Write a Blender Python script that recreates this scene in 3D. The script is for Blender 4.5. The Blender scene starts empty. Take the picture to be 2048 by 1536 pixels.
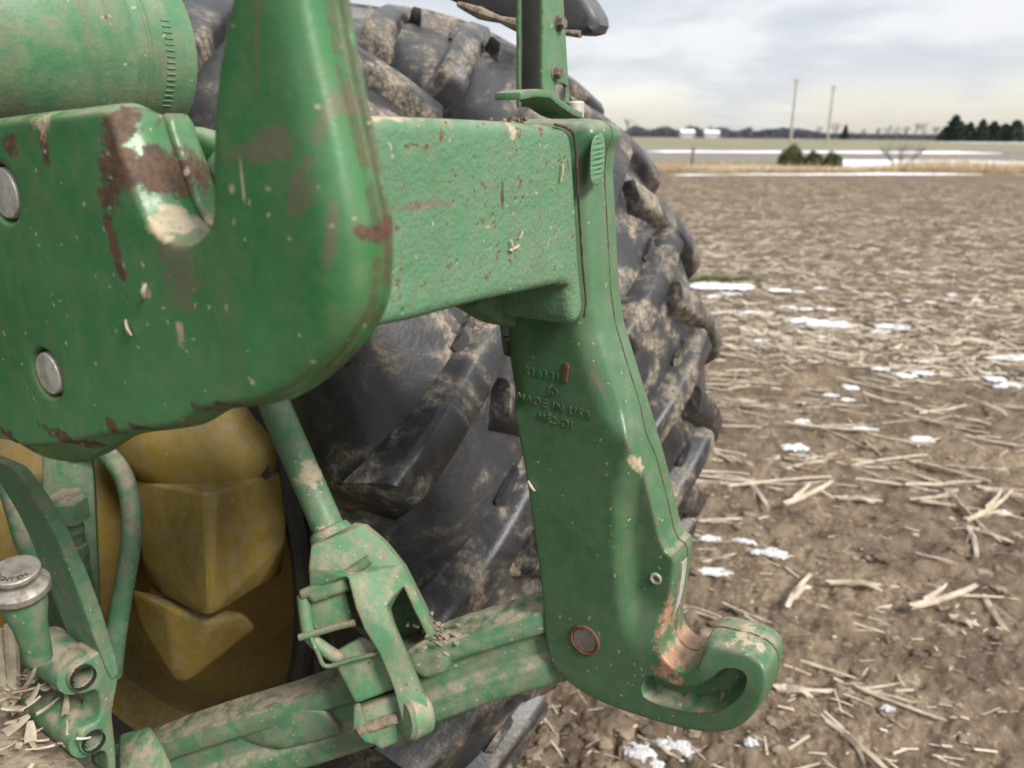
import bpy, bmesh, math, random
import numpy as np
from mathutils import Vector, Matrix, geometry
random.seed(7); RNG = np.random.default_rng(7)
S = bpy.context.scene
COL = S.collection
R_ = math.radians

# ------------------------------------------------------------------ camera, sky, sun, exposure
CAM_H = 1.51
cam_d = bpy.data.cameras.new('camera'); cam = bpy.data.objects.new('camera', cam_d); COL.objects.link(cam)
cam.location = (0, 0, CAM_H); cam.rotation_euler = (R_(90 - 17.9), 0, 0)
cam_d.sensor_width = 36; cam_d.lens = 1550 / 2048 * 36
cam_d.clip_start = 0.02; cam_d.clip_end = 6000
cam_d.dof.use_dof = True; cam_d.dof.focus_distance = 0.70; cam_d.dof.aperture_fstop = 7.0
S.camera = cam

SUN_AZ, SUN_EL = 134, 42            # degrees clockwise from the view direction, above the horizon
world = bpy.data.worlds.new('World'); S.world = world; world.use_nodes = True
sun_d = bpy.data.lights.new('sun', 'SUN'); sun_d.energy = 1.5; sun_d.angle = R_(18); sun_d.color = (1, .96, .9)
sun = bpy.data.objects.new('sun', sun_d); COL.objects.link(sun)
_sv = Vector((math.sin(R_(SUN_AZ)) * math.cos(R_(SUN_EL)), math.cos(R_(SUN_AZ)) * math.cos(R_(SUN_EL)), math.sin(R_(SUN_EL))))
sun.rotation_euler = (-_sv).to_track_quat('-Z', 'Y').to_euler()
sun.location = _sv * 30
S.view_settings.view_transform = 'Standard'; S.view_settings.look = 'None'
S.view_settings.exposure = 1.78; S.view_settings.gamma = 1.0; S.view_settings.use_curve_mapping = False
S.cycles.use_denoising = True; S.cycles.use_adaptive_sampling = True; S.cycles.adaptive_threshold = .02
S.cycles.max_bounces = 5; S.cycles.diffuse_bounces = 3; S.cycles.glossy_bounces = 2
S.cycles.sample_clamp_indirect = 6


# ------------------------------------------------------------------ node helpers
class NT:
    def __init__(self, tree): self.t = tree
    def n(self, typ, ins=None, **attrs):
        nd = self.t.nodes.new(typ)
        for k, v in attrs.items(): setattr(nd, k, v)
        for k, v in (ins or {}).items():
            sock = nd.inputs[k]
            if isinstance(v, bpy.types.NodeSocket): self.t.links.new(v, sock)
            elif isinstance(v, bpy.types.Node): self.t.links.new(v.outputs[0], sock)
            else: sock.default_value = v
        return nd
    def math(self, op, a, b=0.0, c=None, clamp=False):
        ins = {0: a, 1: b}
        if c is not None: ins[2] = c
        return self.n('ShaderNodeMath', ins, operation=op, use_clamp=clamp).outputs[0]
    def ramp(self, x, lo, hi, a=0.0, b=1.0):
        return self.n('ShaderNodeMapRange', {0: x, 1: lo, 2: hi, 3: a, 4: b}, interpolation_type='SMOOTHSTEP').outputs[0]
    def mix(self, f, a, b):
        nd = self.n('ShaderNodeMix', data_type='RGBA')
        for sock, v in ((nd.inputs[0], f), (nd.inputs[6], a), (nd.inputs[7], b)):
            if isinstance(v, bpy.types.NodeSocket): self.t.links.new(v, sock)
            elif isinstance(v, (tuple, list)): sock.default_value = (*v[:3], 1)
            else: sock.default_value = v
        return nd.outputs[2]
    def noise(self, vec, scale, detail=4, rough=.55, dist=0.0):
        return self.n('ShaderNodeTexNoise', {'Vector': vec, 'Scale': scale, 'Detail': detail, 'Roughness': rough, 'Distortion': dist}).outputs[0]
    def voro(self, vec, scale, feature='F1', rnd=1.0):
        return self.n('ShaderNodeTexVoronoi', {'Vector': vec, 'Scale': scale, 'Randomness': rnd}, feature=feature)


def new_mat(name):
    m = bpy.data.materials.new(name); m.use_nodes = True
    for nd in list(m.node_tree.nodes): m.node_tree.nodes.remove(nd)
    g = NT(m.node_tree)
    out = g.n('ShaderNodeOutputMaterial'); b = g.n('ShaderNodeBsdfPrincipled')
    m.node_tree.links.new(b.outputs[0], out.inputs[0])
    return m, g, b


def setin(g, b, **kw):
    for k, v in kw.items():
        s = b.inputs[k.replace('_', ' ')]
        if isinstance(v, bpy.types.NodeSocket): g.t.links.new(v, s)
        elif isinstance(v, tuple): s.default_value = (*v[:3], 1)
        else: s.default_value = v


def bump(g, b, h, strength=.4, dist=.001):
    nd = g.n('ShaderNodeBump', {'Height': h, 'Strength': strength, 'Distance': dist})
    g.t.links.new(nd.outputs[0], b.inputs['Normal'])


# world: Nishita daylight behind a broken overcast deck
def build_world():
    t = world.node_tree
    for nd in list(t.nodes): t.nodes.remove(nd)
    g = NT(t)
    out = g.n('ShaderNodeOutputWorld'); bg = g.n('ShaderNodeBackground', {'Strength': 0.1})
    t.links.new(bg.outputs[0], out.inputs[0])
    sky = g.n('ShaderNodeTexSky', sky_type='NISHITA', sun_disc=False, sun_elevation=R_(SUN_EL), sun_rotation=R_(SUN_AZ))
    sky.air_density = 1.0; sky.dust_density = 2.5; sky.ozone_density = 1.0
    tc = g.n('ShaderNodeTexCoord')
    sep = g.n('ShaderNodeSeparateXYZ', {0: tc.outputs['Generated']})
    zc = g.math('MAXIMUM', sep.outputs[2], 0.0)
    den = g.math('ADD', zc, .16)
    px = g.math('DIVIDE', sep.outputs[0], den); py = g.math('DIVIDE', sep.outputs[1], den)
    vec = g.n('ShaderNodeCombineXYZ', {0: g.math('MULTIPLY', px, .62), 1: g.math('MULTIPLY', py, .62), 2: 1.7}).outputs[0]
    n1 = g.noise(vec, 1.15, 7, .5, .5)
    n2 = g.noise(vec, 2.6, 5, .55, .2)
    den_ = g.math('ADD', g.math('MULTIPLY', n1, .7), g.math('MULTIPLY', n2, .3))
    dingy = g.ramp(den_, .42, .58)
    cloud = g.mix(dingy, (2.46, 2.51, 2.60), (1.82, 1.93, 2.12))
    # an even overcast is brighter overhead than at the horizon
    cloud = g.n('ShaderNodeVectorMath', {0: cloud, 'Scale': g.math('MULTIPLY_ADD', zc, .7, 1.0)}, operation='SCALE').outputs[0]
    # the deck thins out low over the horizon
    low = g.math('MULTIPLY', g.ramp(sep.outputs[2], .015, .09, 1.0, 0.0), g.ramp(g.noise(tc.outputs['Generated'], 5.5, 3), .40, .60, .25, .85))
    cover = g.math('SUBTRACT', g.ramp(n1, .10, .40, .70, .97), low, clamp=True)
    skyc = g.mix(.5, sky.outputs[0], (3.3, 3.0, 2.5))
    t.links.new(g.mix(cover, skyc, cloud), bg.inputs[0])
build_world()

# ------------------------------------------------------------------ scene bookkeeping
AZ = R_(33)          # the tractor's axle points 33 degrees right of the view; local x = rearwards, y = along the axle, z = up
def to_world(p):
    r, l, z = p
    return Vector((r * math.cos(AZ) + l * math.sin(AZ), -r * math.sin(AZ) + l * math.cos(AZ), z))


def thing(name, label, cat, base=(0, 0, 0), group=None, tractor=True):
    o = bpy.data.objects.new(name, None); COL.objects.link(o)
    o.empty_display_size = .1
    o['base'] = base
    if tractor:
        o.location = to_world(base); o.rotation_euler = (0, 0, -AZ)
    else:
        o.location = base
    o['label'] = label; o['category'] = cat
    if group: o['group'] = group
    return o


def tag(o, label=None, cat=None, group=None, kind=None):
    if label: o['label'] = label
    if cat: o['category'] = cat
    if group: o['group'] = group
    if kind: o['kind'] = kind
    return o


def sub(name, parent):
    """an Empty that is a part (its children are the sub-parts); all share the thing's frame"""
    o = bpy.data.objects.new(name, None); COL.objects.link(o); o.parent = parent
    o.empty_display_size = .05
    b = parent.get('base')
    o.location = (-b[0], -b[1], -b[2]) if b is not None else (0, 0, 0)
    return o


def link(name, me, mat, parent=None):
    o = bpy.data.objects.new(name, me); COL.objects.link(o)
    if mat is not None and not me.materials: me.materials.append(mat)
    if parent is not None:
        o.parent = parent
        b = parent.get('base')
        if b is not None: o.location = (-b[0], -b[1], -b[2])
    return o


def mesh_from(verts, faces, smooth=True, angle=38):
    me = bpy.data.meshes.new('m'); me.from_pydata([tuple(map(float, v)) for v in verts], [], faces); me.update()
    bm = bmesh.new(); bm.from_mesh(me); bmesh.ops.recalc_face_normals(bm, faces=bm.faces); bm.to_mesh(me); bm.free()
    if smooth:
        me.shade_smooth(); me.set_sharp_from_angle(angle=R_(angle))
    return me


def bm_mesh(bm, smooth=True, angle=38):
    bmesh.ops.recalc_face_normals(bm, faces=bm.faces)
    me = bpy.data.meshes.new('m'); bm.to_mesh(me); bm.free()
    if smooth:
        me.shade_smooth(); me.set_sharp_from_angle(angle=R_(angle))
    return me


# ------------------------------------------------------------------ shape helpers
def chaikin(pts, it=2):
    p = np.array(pts, float)
    for _ in range(it):
        q = np.roll(p, -1, 0)
        p = np.stack([.75 * p + .25 * q, .25 * p + .75 * q], 1).reshape(-1, 2)
    return p


def resample(p, ds):
    q = np.vstack([p, p[:1]])
    seg = np.linalg.norm(np.diff(q, axis=0), axis=1); t = np.concatenate([[0], np.cumsum(seg)])
    n = max(8, int(t[-1] / ds)); s = np.linspace(0, t[-1], n, endpoint=False)
    return np.stack([np.interp(s, t, q[:, 0]), np.interp(s, t, q[:, 1])], 1)


def area(p): return .5 * np.sum(p[:, 0] * np.roll(p[:, 1], -1) - np.roll(p[:, 0], -1) * p[:, 1])


def pdist(P, poly):
    A = poly; B = np.roll(poly, -1, 0); d = B - A; dd = (d * d).sum(1) + 1e-15
    out = np.full(len(P), 1e9)
    for i in range(0, len(P), 4000):
        Q = P[i:i + 4000]
        s = np.clip(((Q[:, None] - A[None]) * d[None]).sum(2) / dd, 0, 1)
        out[i:i + 4000] = np.sqrt((((A[None] + s[..., None] * d[None]) - Q[:, None]) ** 2).sum(2)).min(1)
    return out


def inside(P, poly):
    x, y = P[:, 0], P[:, 1]; c = np.zeros(len(P), bool)
    A = poly; B = np.roll(poly, -1, 0)
    for (x1, y1), (x2, y2) in zip(A, B):
        m = (y1 > y) != (y2 > y)
        c ^= m & (x < (x2 - x1) * (y - y1) / (y2 - y1 + 1e-15) + x1)
    return c


def casting(outline, axis, t0, t1, rad=.006, ds=.005, grid=.009, it=2, holes=(), disp=None, bulge=None, nwall=5, seam=None, pts2=()):
    """a cast plate: 2-D outline, rounded rims, optional relief on the t0 face, optional parting seam in the wall"""
    po = resample(chaikin(outline, it) if it else np.array(outline, float), ds)
    if area(po) < 0: po = po[::-1]
    hs = []
    for h in holes:
        h = resample(np.array(h, float), ds)
        if area(h) > 0: h = h[::-1]
        hs.append(h)
    loops = [po] + hs
    pts = [q for lp in loops for q in lp]
    nb = len(pts)
    extra = []
    for lp in loops:
        d = np.roll(lp, -1, 0) - np.roll(lp, 1, 0); nrm = np.stack([-d[:, 1], d[:, 0]], 1); nrm /= np.linalg.norm(nrm, axis=1)[:, None] + 1e-12
        for fr in (.12, .35, .65, 1.0):
            extra.append(lp + nrm * rad * fr)
    mn, mx = po.min(0), po.max(0)
    gx, gy = np.meshgrid(np.arange(mn[0], mx[0], grid), np.arange(mn[1], mx[1], grid))
    gp = np.stack([gx.ravel(), gy.ravel()], 1) + RNG.uniform(-.15, .15, (gx.size, 2)) * grid
    E = np.vstack(extra); fr = np.repeat([.12, .35, .65, 1.0] * len(loops), [len(lp) for lp in loops for _ in range(4)])
    def dist(P): return np.min([pdist(P, lp) for lp in loops], axis=0)
    def ok(P):
        m = inside(P, po)
        for h in hs: m &= ~inside(P, h)
        return m
    keepE = ok(E) & (dist(E) > fr * rad * .9)
    keepG = ok(gp) & (dist(gp) > rad * 1.25)
    ex2 = [np.array(q) for q in pts2]
    for q in ex2: keepG &= pdist(gp, q) > grid * .5
    P2 = np.vstack([np.array(pts), E[keepE], gp[keepG]] + ex2)
    edges = []; off = 0
    for lp in loops:
        n = len(lp); edges += [(off + i, off + (i + 1) % n) for i in range(n)]; off += n
    vs, es, fs, ov, oe, of = geometry.delaunay_2d_cdt([Vector(q) for q in P2], edges, [], 1, 1e-7)
    mp = [o[0] if o else -1 for o in ov]
    W = np.array([(v.x, v.y) for v in vs])
    tri = [f for f in fs if len(f) == 3]
    cen = np.array([W[list(f)].mean(0) for f in tri])
    m = ok(cen); tri = [f for f, k in zip(tri, m) if k]
    dd = dist(W); dd[[i for i, o in enumerate(mp) if 0 <= o < nb]] = 0
    h = rad - np.sqrt(np.maximum(0, rad ** 2 - (rad - np.minimum(dd, rad)) ** 2))
    sg = 1 if t1 > t0 else -1
    fr_t = h.copy()
    if disp is not None: fr_t = fr_t + disp(W, dd)
    def pt(u, v, t): return (u, t, v) if axis == 'l' else (t, u, v)
    V = [pt(u, v, t0 + sg * a) for (u, v), a in zip(W, fr_t)]; nv = len(V)
    V += [pt(u, v, t1 - sg * a) for (u, v), a in zip(W, h)]
    F = [list(f) for f in tri] + [[i + nv for i in reversed(f)] for f in tri]
    inv = {o: i for i, o in enumerate(mp) if 0 <= o < nb}
    off = 0
    for li, lp in enumerate(loops):
        n = len(lp)
        d = np.roll(lp, -1, 0) - np.roll(lp, 1, 0); nrm = np.stack([d[:, 1], -d[:, 0]], 1); nrm /= np.linalg.norm(nrm, axis=1)[:, None] + 1e-12
        if seam is not None and li == 0:
            lev = seam if isinstance(seam, list) else [(.2, 0), (.35, 0), (seam - .02, 0), (seam - .008, -.0016), (seam + .008, -.0016), (seam + .02, 0), (.75, 0), (.9, 0)]
        else:
            lev = [((k + 1) / (nwall + 1), 0) for k in range(nwall)]
        ids = [[inv.get(off + i) for i in range(n)]]
        a0 = np.array([V[j][1 if axis == 'l' else 0] for j in ids[0]]); a1 = t1 - sg * rad
        for fr_, o_ in lev:
            row = []
            for i in range(n):
                b_ = o_ + (bulge(lp[i], fr_) if (bulge and li == 0) else 0)
                q = lp[i] + nrm[i] * b_
                row.append(len(V)); V.append(pt(q[0], q[1], a0[i] + (a1 - a0[i]) * fr_))
            ids.append(row)
        ids.append([inv.get(off + i) + nv for i in range(n)])
        for a, b in zip(ids[:-1], ids[1:]):
            for i in range(n):
                j = (i + 1) % n; F.append([a[i], a[j], b[j], b[i]])
        off += n
    return mesh_from(V, F)


def hull(pts, bev=.004, seg=2):
    bm = bmesh.new()
    for p in pts: bm.verts.new(p)
    r = bmesh.ops.convex_hull(bm, input=bm.verts)
    bmesh.ops.delete(bm, geom=[v for v in bm.verts if not v.link_faces], context='VERTS')
    bmesh.ops.dissolve_limit(bm, angle_limit=R_(4), verts=bm.verts, edges=bm.edges)
    if bev: bmesh.ops.bevel(bm, geom=list(bm.edges), offset=bev, segments=seg, profile=.6, affect='EDGES', clamp_overlap=True)
    return bm_mesh(bm)


def frame(d):
    d = Vector(d).normalized(); a = Vector((0, 0, 1)) if abs(d.z) < .9 else Vector((1, 0, 0))
    x = d.cross(a).normalized(); return x, d.cross(x).normalized(), d


def tube(path, rad, n=16, caps=True, sub_=4):
    P = [Vector(p) for p in path]
    if len(P) > 2 and sub_:
        Q = []
        for i in range(len(P) - 1):
            p0, p1, p2, p3 = P[max(0, i - 1)], P[i], P[i + 1], P[min(len(P) - 1, i + 2)]
            for k in range(sub_):
                t = k / sub_
                Q.append(.5 * ((2 * p1) + (p2 - p0) * t + (2 * p0 - 5 * p1 + 4 * p2 - p3) * t * t + (3 * p1 - p0 - 3 * p2 + p3) * t ** 3))
        P = Q + [P[-1]]
    N = len(P)
    rr = [rad] * N if not isinstance(rad, (list, tuple)) else list(np.interp(np.linspace(0, 1, N), np.linspace(0, 1, len(rad)), rad))
    V, F = [], []; x = None
    for i in range(N):
        d = (P[min(N - 1, i + 1)] - P[max(0, i - 1)]).normalized()
        if x is None: x = frame(d)[0]
        x = (x - d * x.dot(d)).normalized(); y = d.cross(x)
        for k in range(n):
            a = 2 * math.pi * k / n; V.append(P[i] + (x * math.cos(a) + y * math.sin(a)) * rr[i])
    for i in range(N - 1):
        for k in range(n):
            F.append([i * n + k, i * n + (k + 1) % n, (i + 1) * n + (k + 1) % n, (i + 1) * n + k])
    if caps: F += [list(range(n))[::-1], [(N - 1) * n + k for k in range(n)]]
    return mesh_from(V, F)


def lathe(prof, origin, d, n=32, closed_ends=True):
    """prof: list of (along, radius)"""
    x, y, d = frame(d); o = Vector(origin); V, F = [], []
    for (a, r) in prof:
        for k in range(n):
            t = 2 * math.pi * k / n; V.append(o + d * a + (x * math.cos(t) + y * math.sin(t)) * r)
    m = len(prof)
    for i in range(m - 1):
        for k in range(n): F.append([i * n + k, i * n + (k + 1) % n, (i + 1) * n + (k + 1) % n, (i + 1) * n + k])
    if closed_ends: F += [list(range(n))[::-1], [(m - 1) * n + k for k in range(n)]]
    return mesh_from(V, F, angle=32)


def hexbolt(p, d, r, h, washer=True):
    bm = bmesh.new(); x, y, d = frame(d); p = Vector(p)
    def ring(n, rad, z, ph=0): return [bm.verts.new(p + d * z + (x * math.cos(2 * math.pi * k / n + ph) + y * math.sin(2 * math.pi * k / n + ph)) * rad) for k in range(n)]
    def stack(rs):
        for a, b in zip(rs[:-1], rs[1:]):
            n = len(a)
            for k in range(n): bm.faces.new((a[k], a[(k + 1) % n], b[(k + 1) % n], b[k]))
        bm.faces.new(rs[-1])
    w = r * .18 if washer else 0
    if washer: stack([ring(20, r * 1.32, -.0005), ring(20, r * 1.32, w * .7), ring(20, r * 1.25, w)])
    stack([ring(6, r, w * .5, .3), ring(6, r, h * .9, .3), ring(6, r * .88, h, .3)])
    return bm_mesh(bm, angle=30)


def sweep(path, prof, up=(0, 0, 1)):
    """closed 2-D profile (side, up) along a polyline, capped"""
    P = [Vector(p) for p in path]; V, F = [], []; n = len(prof)
    for i, p in enumerate(P):
        d = (P[min(len(P) - 1, i + 1)] - P[max(0, i - 1)]).normalized()
        s = d.cross(Vector(up)).normalized(); u = s.cross(d)
        for a, b in prof: V.append(p + s * a + u * b)
    for i in range(len(P) - 1):
        for k in range(n): F.append([i * n + k, i * n + (k + 1) % n, (i + 1) * n + (k + 1) % n, (i + 1) * n + k])
    F += [list(range(n))[::-1], [(len(P) - 1) * n + k for k in range(n)]]
    return mesh_from(V, F, angle=25)


def bevelled(me, w=.003, seg=2):
    bm = bmesh.new(); bm.from_mesh(me)
    bmesh.ops.remove_doubles(bm, verts=bm.verts, dist=1e-5)
    bmesh.ops.dissolve_limit(bm, angle_limit=R_(1), verts=bm.verts, edges=bm.edges)
    es = [e for e in bm.edges if len(e.link_faces) == 2 and e.calc_face_angle() > R_(20)]
    bmesh.ops.bevel(bm, geom=es, offset=w, segments=seg, profile=.6, affect='EDGES', clamp_overlap=True)
    return bm_mesh(bm)


def box(c, s, rot=None, bev=.002):
    bm = bmesh.new(); bmesh.ops.create_cube(bm, size=1, matrix=Matrix.Translation(c) @ (rot or Matrix.Identity(4)) @ Matrix.Diagonal((*s, 1)))
    if bev: bmesh.ops.bevel(bm, geom=list(bm.edges), offset=bev, segments=2, profile=.6, affect='EDGES', clamp_overlap=True)
    return bm_mesh(bm)


def text_mesh(body, size, depth, mat4, align='CENTER'):
    cu = bpy.data.curves.new('t', 'FONT'); cu.body = body; cu.size = size; cu.extrude = depth; cu.align_x = align; cu.align_y = 'CENTER'
    cu.bevel_depth = 0; cu.resolution_u = 3; cu.space_character = 1.15
    ob = bpy.data.objects.new('t', cu); COL.objects.link(ob)
    bpy.context.view_layer.update()
    me = bpy.data.meshes.new_from_object(ob.evaluated_get(bpy.context.evaluated_depsgraph_get()))
    bpy.data.objects.remove(ob); bpy.data.curves.remove(cu)
    me.transform(mat4); me.materials.clear()
    return me


# value noise in numpy
_perm = RNG.permutation(4096)
def vnoise(x, y, seed=0):
    xi = np.floor(x).astype(int); yi = np.floor(y).astype(int); fx = x - xi; fy = y - yi
    fx = fx * fx * (3 - 2 * fx); fy = fy * fy * (3 - 2 * fy)
    def hsh(a, b): return _perm[(_perm[(a + seed * 131) & 4095] + b) & 4095] / 4095.0
    return (hsh(xi, yi) * (1 - fx) + hsh(xi + 1, yi) * fx) * (1 - fy) + (hsh(xi, yi + 1) * (1 - fx) + hsh(xi + 1, yi + 1) * fx) * fy
def fbm(x, y, oct_=4, seed=0):
    s = 0; a = .5
    for i in range(oct_):
        s = s + a * (vnoise(x * 2 ** i + 17.3 * i, y * 2 ** i - 9.1 * i, seed + i) - .5); a *= .5
    return s


# ------------------------------------------------------------------ materials
RUST = (.125, .050, .028); RUST_D = (.050, .026, .022); DUST = (.36, .29, .21); MUD = (.42, .34, .23)
def blotch(g, P, nz, c, rad, ang=0.0, amt=.9, soft=.35):
    mp = g.n('ShaderNodeMapping', {'Vector': P, 'Location': c, 'Rotation': (0, ang, 0), 'Scale': rad}, vector_type='TEXTURE').outputs[0]
    ln = g.n('ShaderNodeVectorMath', {0: mp}, operation='LENGTH').outputs[1]
    v = g.math('SUBTRACT', ln, g.math('MULTIPLY', g.math('SUBTRACT', nz, .5), amt * 3.2))
    return g.ramp(v, .55, .95, 1.0, 0.0)


def add_pits(g, P, h, cast):
    pits = g.voro(P, 70); pk = g.n('ShaderNodeSeparateColor', {0: pits.outputs['Color']})
    pit = g.math('MULTIPLY', g.ramp(pits.outputs['Distance'], .05, .2, 1, 0), g.math('GREATER_THAN', pk.outputs[1], .86))
    return g.math('SUBTRACT', h, g.math('MULTIPLY', pit, 1.1 * cast))


def paint(name, base=(.054, .165, .072), alt=(.080, .195, .096), dust=.35, film=.25, rust=.35, edge=.6, cast=.35, speck=.5, rough=.42, blotches=(), castscale=330, grime=.35):
    m, g, b = new_mat(name)
    P = g.n('ShaderNodeTexCoord').outputs['Object']
    geo = g.n('ShaderNodeNewGeometry')
    nA = g.noise(P, 9, 4); nB = g.noise(P, 60, 5, .6); nC = g.noise(P, 210, 4, .6)
    nM = g.noise(P, 95, 6, .68) if blotches else None
    col = g.mix(g.ramp(nA, .3, .7), base, alt)
    # dull film of dust all over, thicker on what faces up
    nz = g.n('ShaderNodeSeparateXYZ', {0: geo.outputs['Normal']}).outputs[2]
    upf = g.ramp(nz, .25, .95)
    f = g.math('ADD', g.math('MULTIPLY', g.ramp(nB, .35, .75), film), g.math('MULTIPLY', upf, g.math('MULTIPLY', g.ramp(g.math('ADD', g.math('MULTIPLY', nA, .4), g.math('MULTIPLY', nB, .6)), .36, .60), dust)), clamp=True)
    col = g.mix(f, col, DUST)
    st = g.n('ShaderNodeMapping', {'Vector': P, 'Scale': (1, 1, .13)}).outputs[0]
    nS = g.noise(st, 42, 5, .65)
    gr = g.math('MULTIPLY', g.ramp(nS, .46, .74), grime)
    gr = g.math('ADD', gr, g.math('MULTIPLY', g.ramp(g.math('ADD', g.math('MULTIPLY', nB, .5), g.math('MULTIPLY', nC, .5)), .50, .66), .5 * grime), clamp=True)
    col = g.mix(gr, col, (.15, .115, .080))
    # scuffed-through paint: fine chips, worn rims
    chip = g.ramp(g.math('ADD', g.math('MULTIPLY', nC, .65), g.math('MULTIPLY', nB, .35)), .685 - .09 * rust, .71 - .09 * rust)
    rm = g.math('MULTIPLY', chip, 1.0 if rust > 0 else 0.0)
    if edge > 0:
        bv = g.n('ShaderNodeBevel', {'Radius': .005}, samples=2)
        dt = g.n('ShaderNodeVectorMath', {0: bv.outputs[0], 1: geo.outputs['Normal']}, operation='DOT_PRODUCT').outputs[1]
        e = g.math('MULTIPLY', g.ramp(dt, .985, .90), g.ramp(nB, .62 - .22 * edge, .70 - .22 * edge))
        rm = g.math('MAXIMUM', rm, e)
    dm = om = sm = None
    for kind, c, rad, ang in blotches:
        bl = blotch(g, P, nM, c, rad, ang)
        if kind == 'rust': rm = g.math('MAXIMUM', rm, g.math('MULTIPLY', bl, .92))
        elif kind == 'stain': sm = bl if sm is None else g.math('MAXIMUM', sm, bl)
        elif kind == 'bare': om = bl if om is None else g.math('MAXIMUM', om, bl)
        else: dm = bl if dm is None else g.math('MAXIMUM', dm, bl)
    rcol = g.mix(g.ramp(nC, .35, .65), RUST_D, RUST)
    if sm is not None: col = g.mix(g.math('MULTIPLY', sm, .55), col, (.17, .115, .09))
    col = g.mix(rm, col, rcol)
    if om is not None: col = g.mix(g.math('MULTIPLY', om, .85), col, g.mix(g.ramp(nB, .35, .65), (.33, .135, .075), (.42, .26, .17)))
    if dm is not None: col = g.mix(g.math('MULTIPLY', dm, g.ramp(nC, .25, .55, .35, 1.0)), col, MUD)
    # dried splashes
    if speck > 0:
        wv = g.n('ShaderNodeVectorMath', {0: P, 1: g.n('ShaderNodeVectorMath', {0: g.n('ShaderNodeTexNoise', {'Vector': P, 'Scale': 120.0}).outputs[1], 1: (.010, .010, .010)}, operation='MULTIPLY').outputs[0]}, operation='ADD').outputs[0]
        v1 = g.voro(wv, 62); pick = g.n('ShaderNodeSeparateColor', {0: v1.outputs['Color']})
        sp = g.math('MULTIPLY', g.ramp(v1.outputs['Distance'], .05, .13, 1, 0), g.math('GREATER_THAN', pick.outputs[0], 1 - .30 * speck))
        v2 = g.voro(wv, 150); pk2 = g.n('ShaderNodeSeparateColor', {0: v2.outputs['Color']})
        sp2 = g.math('MULTIPLY', g.ramp(v2.outputs['Distance'], .10, .22, 1, 0), g.math('GREATER_THAN', pk2.outputs[0], 1 - .22 * speck))
        sp = g.math('MAXIMUM', sp, sp2)
        col = g.mix(g.math('MULTIPLY', sp, .7), col, (.44, .37, .28))
        rm2 = g.math('MAXIMUM', rm, sp)
    else: rm2 = rm
    ro = g.math('ADD', rough, g.math('MULTIPLY', g.math('MAXIMUM', rm2, f), .45), clamp=True)
    setin(g, b, Base_Color=col, Roughness=ro, Specular_IOR_Level=.5)
    h = g.math('ADD', g.math('MULTIPLY', g.noise(P, castscale, 3, .6), cast), g.math('MULTIPLY', g.noise(P, castscale * .3, 3, .5), cast * 1.2))
    if cast >= .9:
        h = add_pits(g, P, h, cast)
    h = g.math('SUBTRACT', h, g.math('MULTIPLY', chip, .35))
    bump(g, b, h, .55, .0012)
    return m


def metal(name, col=(.32, .31, .30), col2=(.22, .18, .14), rough=.45, met=.7):
    m, g, b = new_mat(name); P = g.n('ShaderNodeTexCoord').outputs['Object']
    n = g.noise(P, 90, 5, .6)
    setin(g, b, Base_Color=g.mix(g.ramp(n, .4, .65), col, col2), Roughness=g.ramp(n, .3, .8, rough, rough + .3), Metallic=met)
    bump(g, b, g.noise(P, 300, 3), .3, .0005)
    return m


def plain(name, c1, c2, scale=20, rough=.7, bmp=.3, bscale=80, bdist=.002):
    m, g, b = new_mat(name); P = g.n('ShaderNodeTexCoord').outputs['Object']
    setin(g, b, Base_Color=g.mix(g.ramp(g.noise(P, scale, 5, .6), .35, .65), c1, c2), Roughness=rough)
    if bmp: bump(g, b, g.noise(P, bscale, 4), bmp, bdist)
    return m


def rubber(name, mud=.5):
    m, g, b = new_mat(name); P0 = g.n('ShaderNodeTexCoord').outputs['Object']
    rnd = g.n('ShaderNodeObjectInfo').outputs['Random']
    P = g.n('ShaderNodeVectorMath', {0: P0, 1: g.n('ShaderNodeVectorMath', {0: (7.3, 3.1, 5.7), 'Scale': rnd}, operation='SCALE').outputs[0]}, operation='ADD').outputs[0]
    n1 = g.noise(P, 7, 4, .6); n2 = g.noise(P, 45, 6, .65); n3 = g.noise(P, 140, 4, .6)
    base = g.mix(g.ramp(n1, .35, .65), (.013, .0135, .016), (.024, .0245, .028))
    nL = g.noise(P, 6.5, 6, .62, 1.6)
    s = g.math('ADD', g.math('MULTIPLY', nL, .78), g.math('MULTIPLY', n2, .22))
    k = g.ramp(s, .555 - .09 * mud, .70 - .09 * mud)
    k = g.math('MULTIPLY', k, g.ramp(g.math('ADD', g.math('MULTIPLY', n3, .5), g.math('MULTIPLY', n2, .5)), .34, .58, .12, .92))
    k = g.math('MULTIPLY', k, .8)
    thin = g.math('MULTIPLY', g.ramp(nL, .36, .62), g.ramp(n2, .30, .65, .10 * mud, .42 * mud))
    col = g.mix(thin, base, (.20, .18, .15))
    col = g.mix(k, col, g.mix(g.ramp(n3, .4, .6), (.20, .16, .115), (.36, .295, .205)))
    setin(g, b, Base_Color=col, Roughness=g.math('ADD', .42, g.math('MULTIPLY', k, .45)), Specular_IOR_Level=.5)
    bump(g, b, g.math('ADD', g.math('MULTIPLY', n3, .5), g.math('MULTIPLY', k, .8)), .5, .003)
    return m


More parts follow.
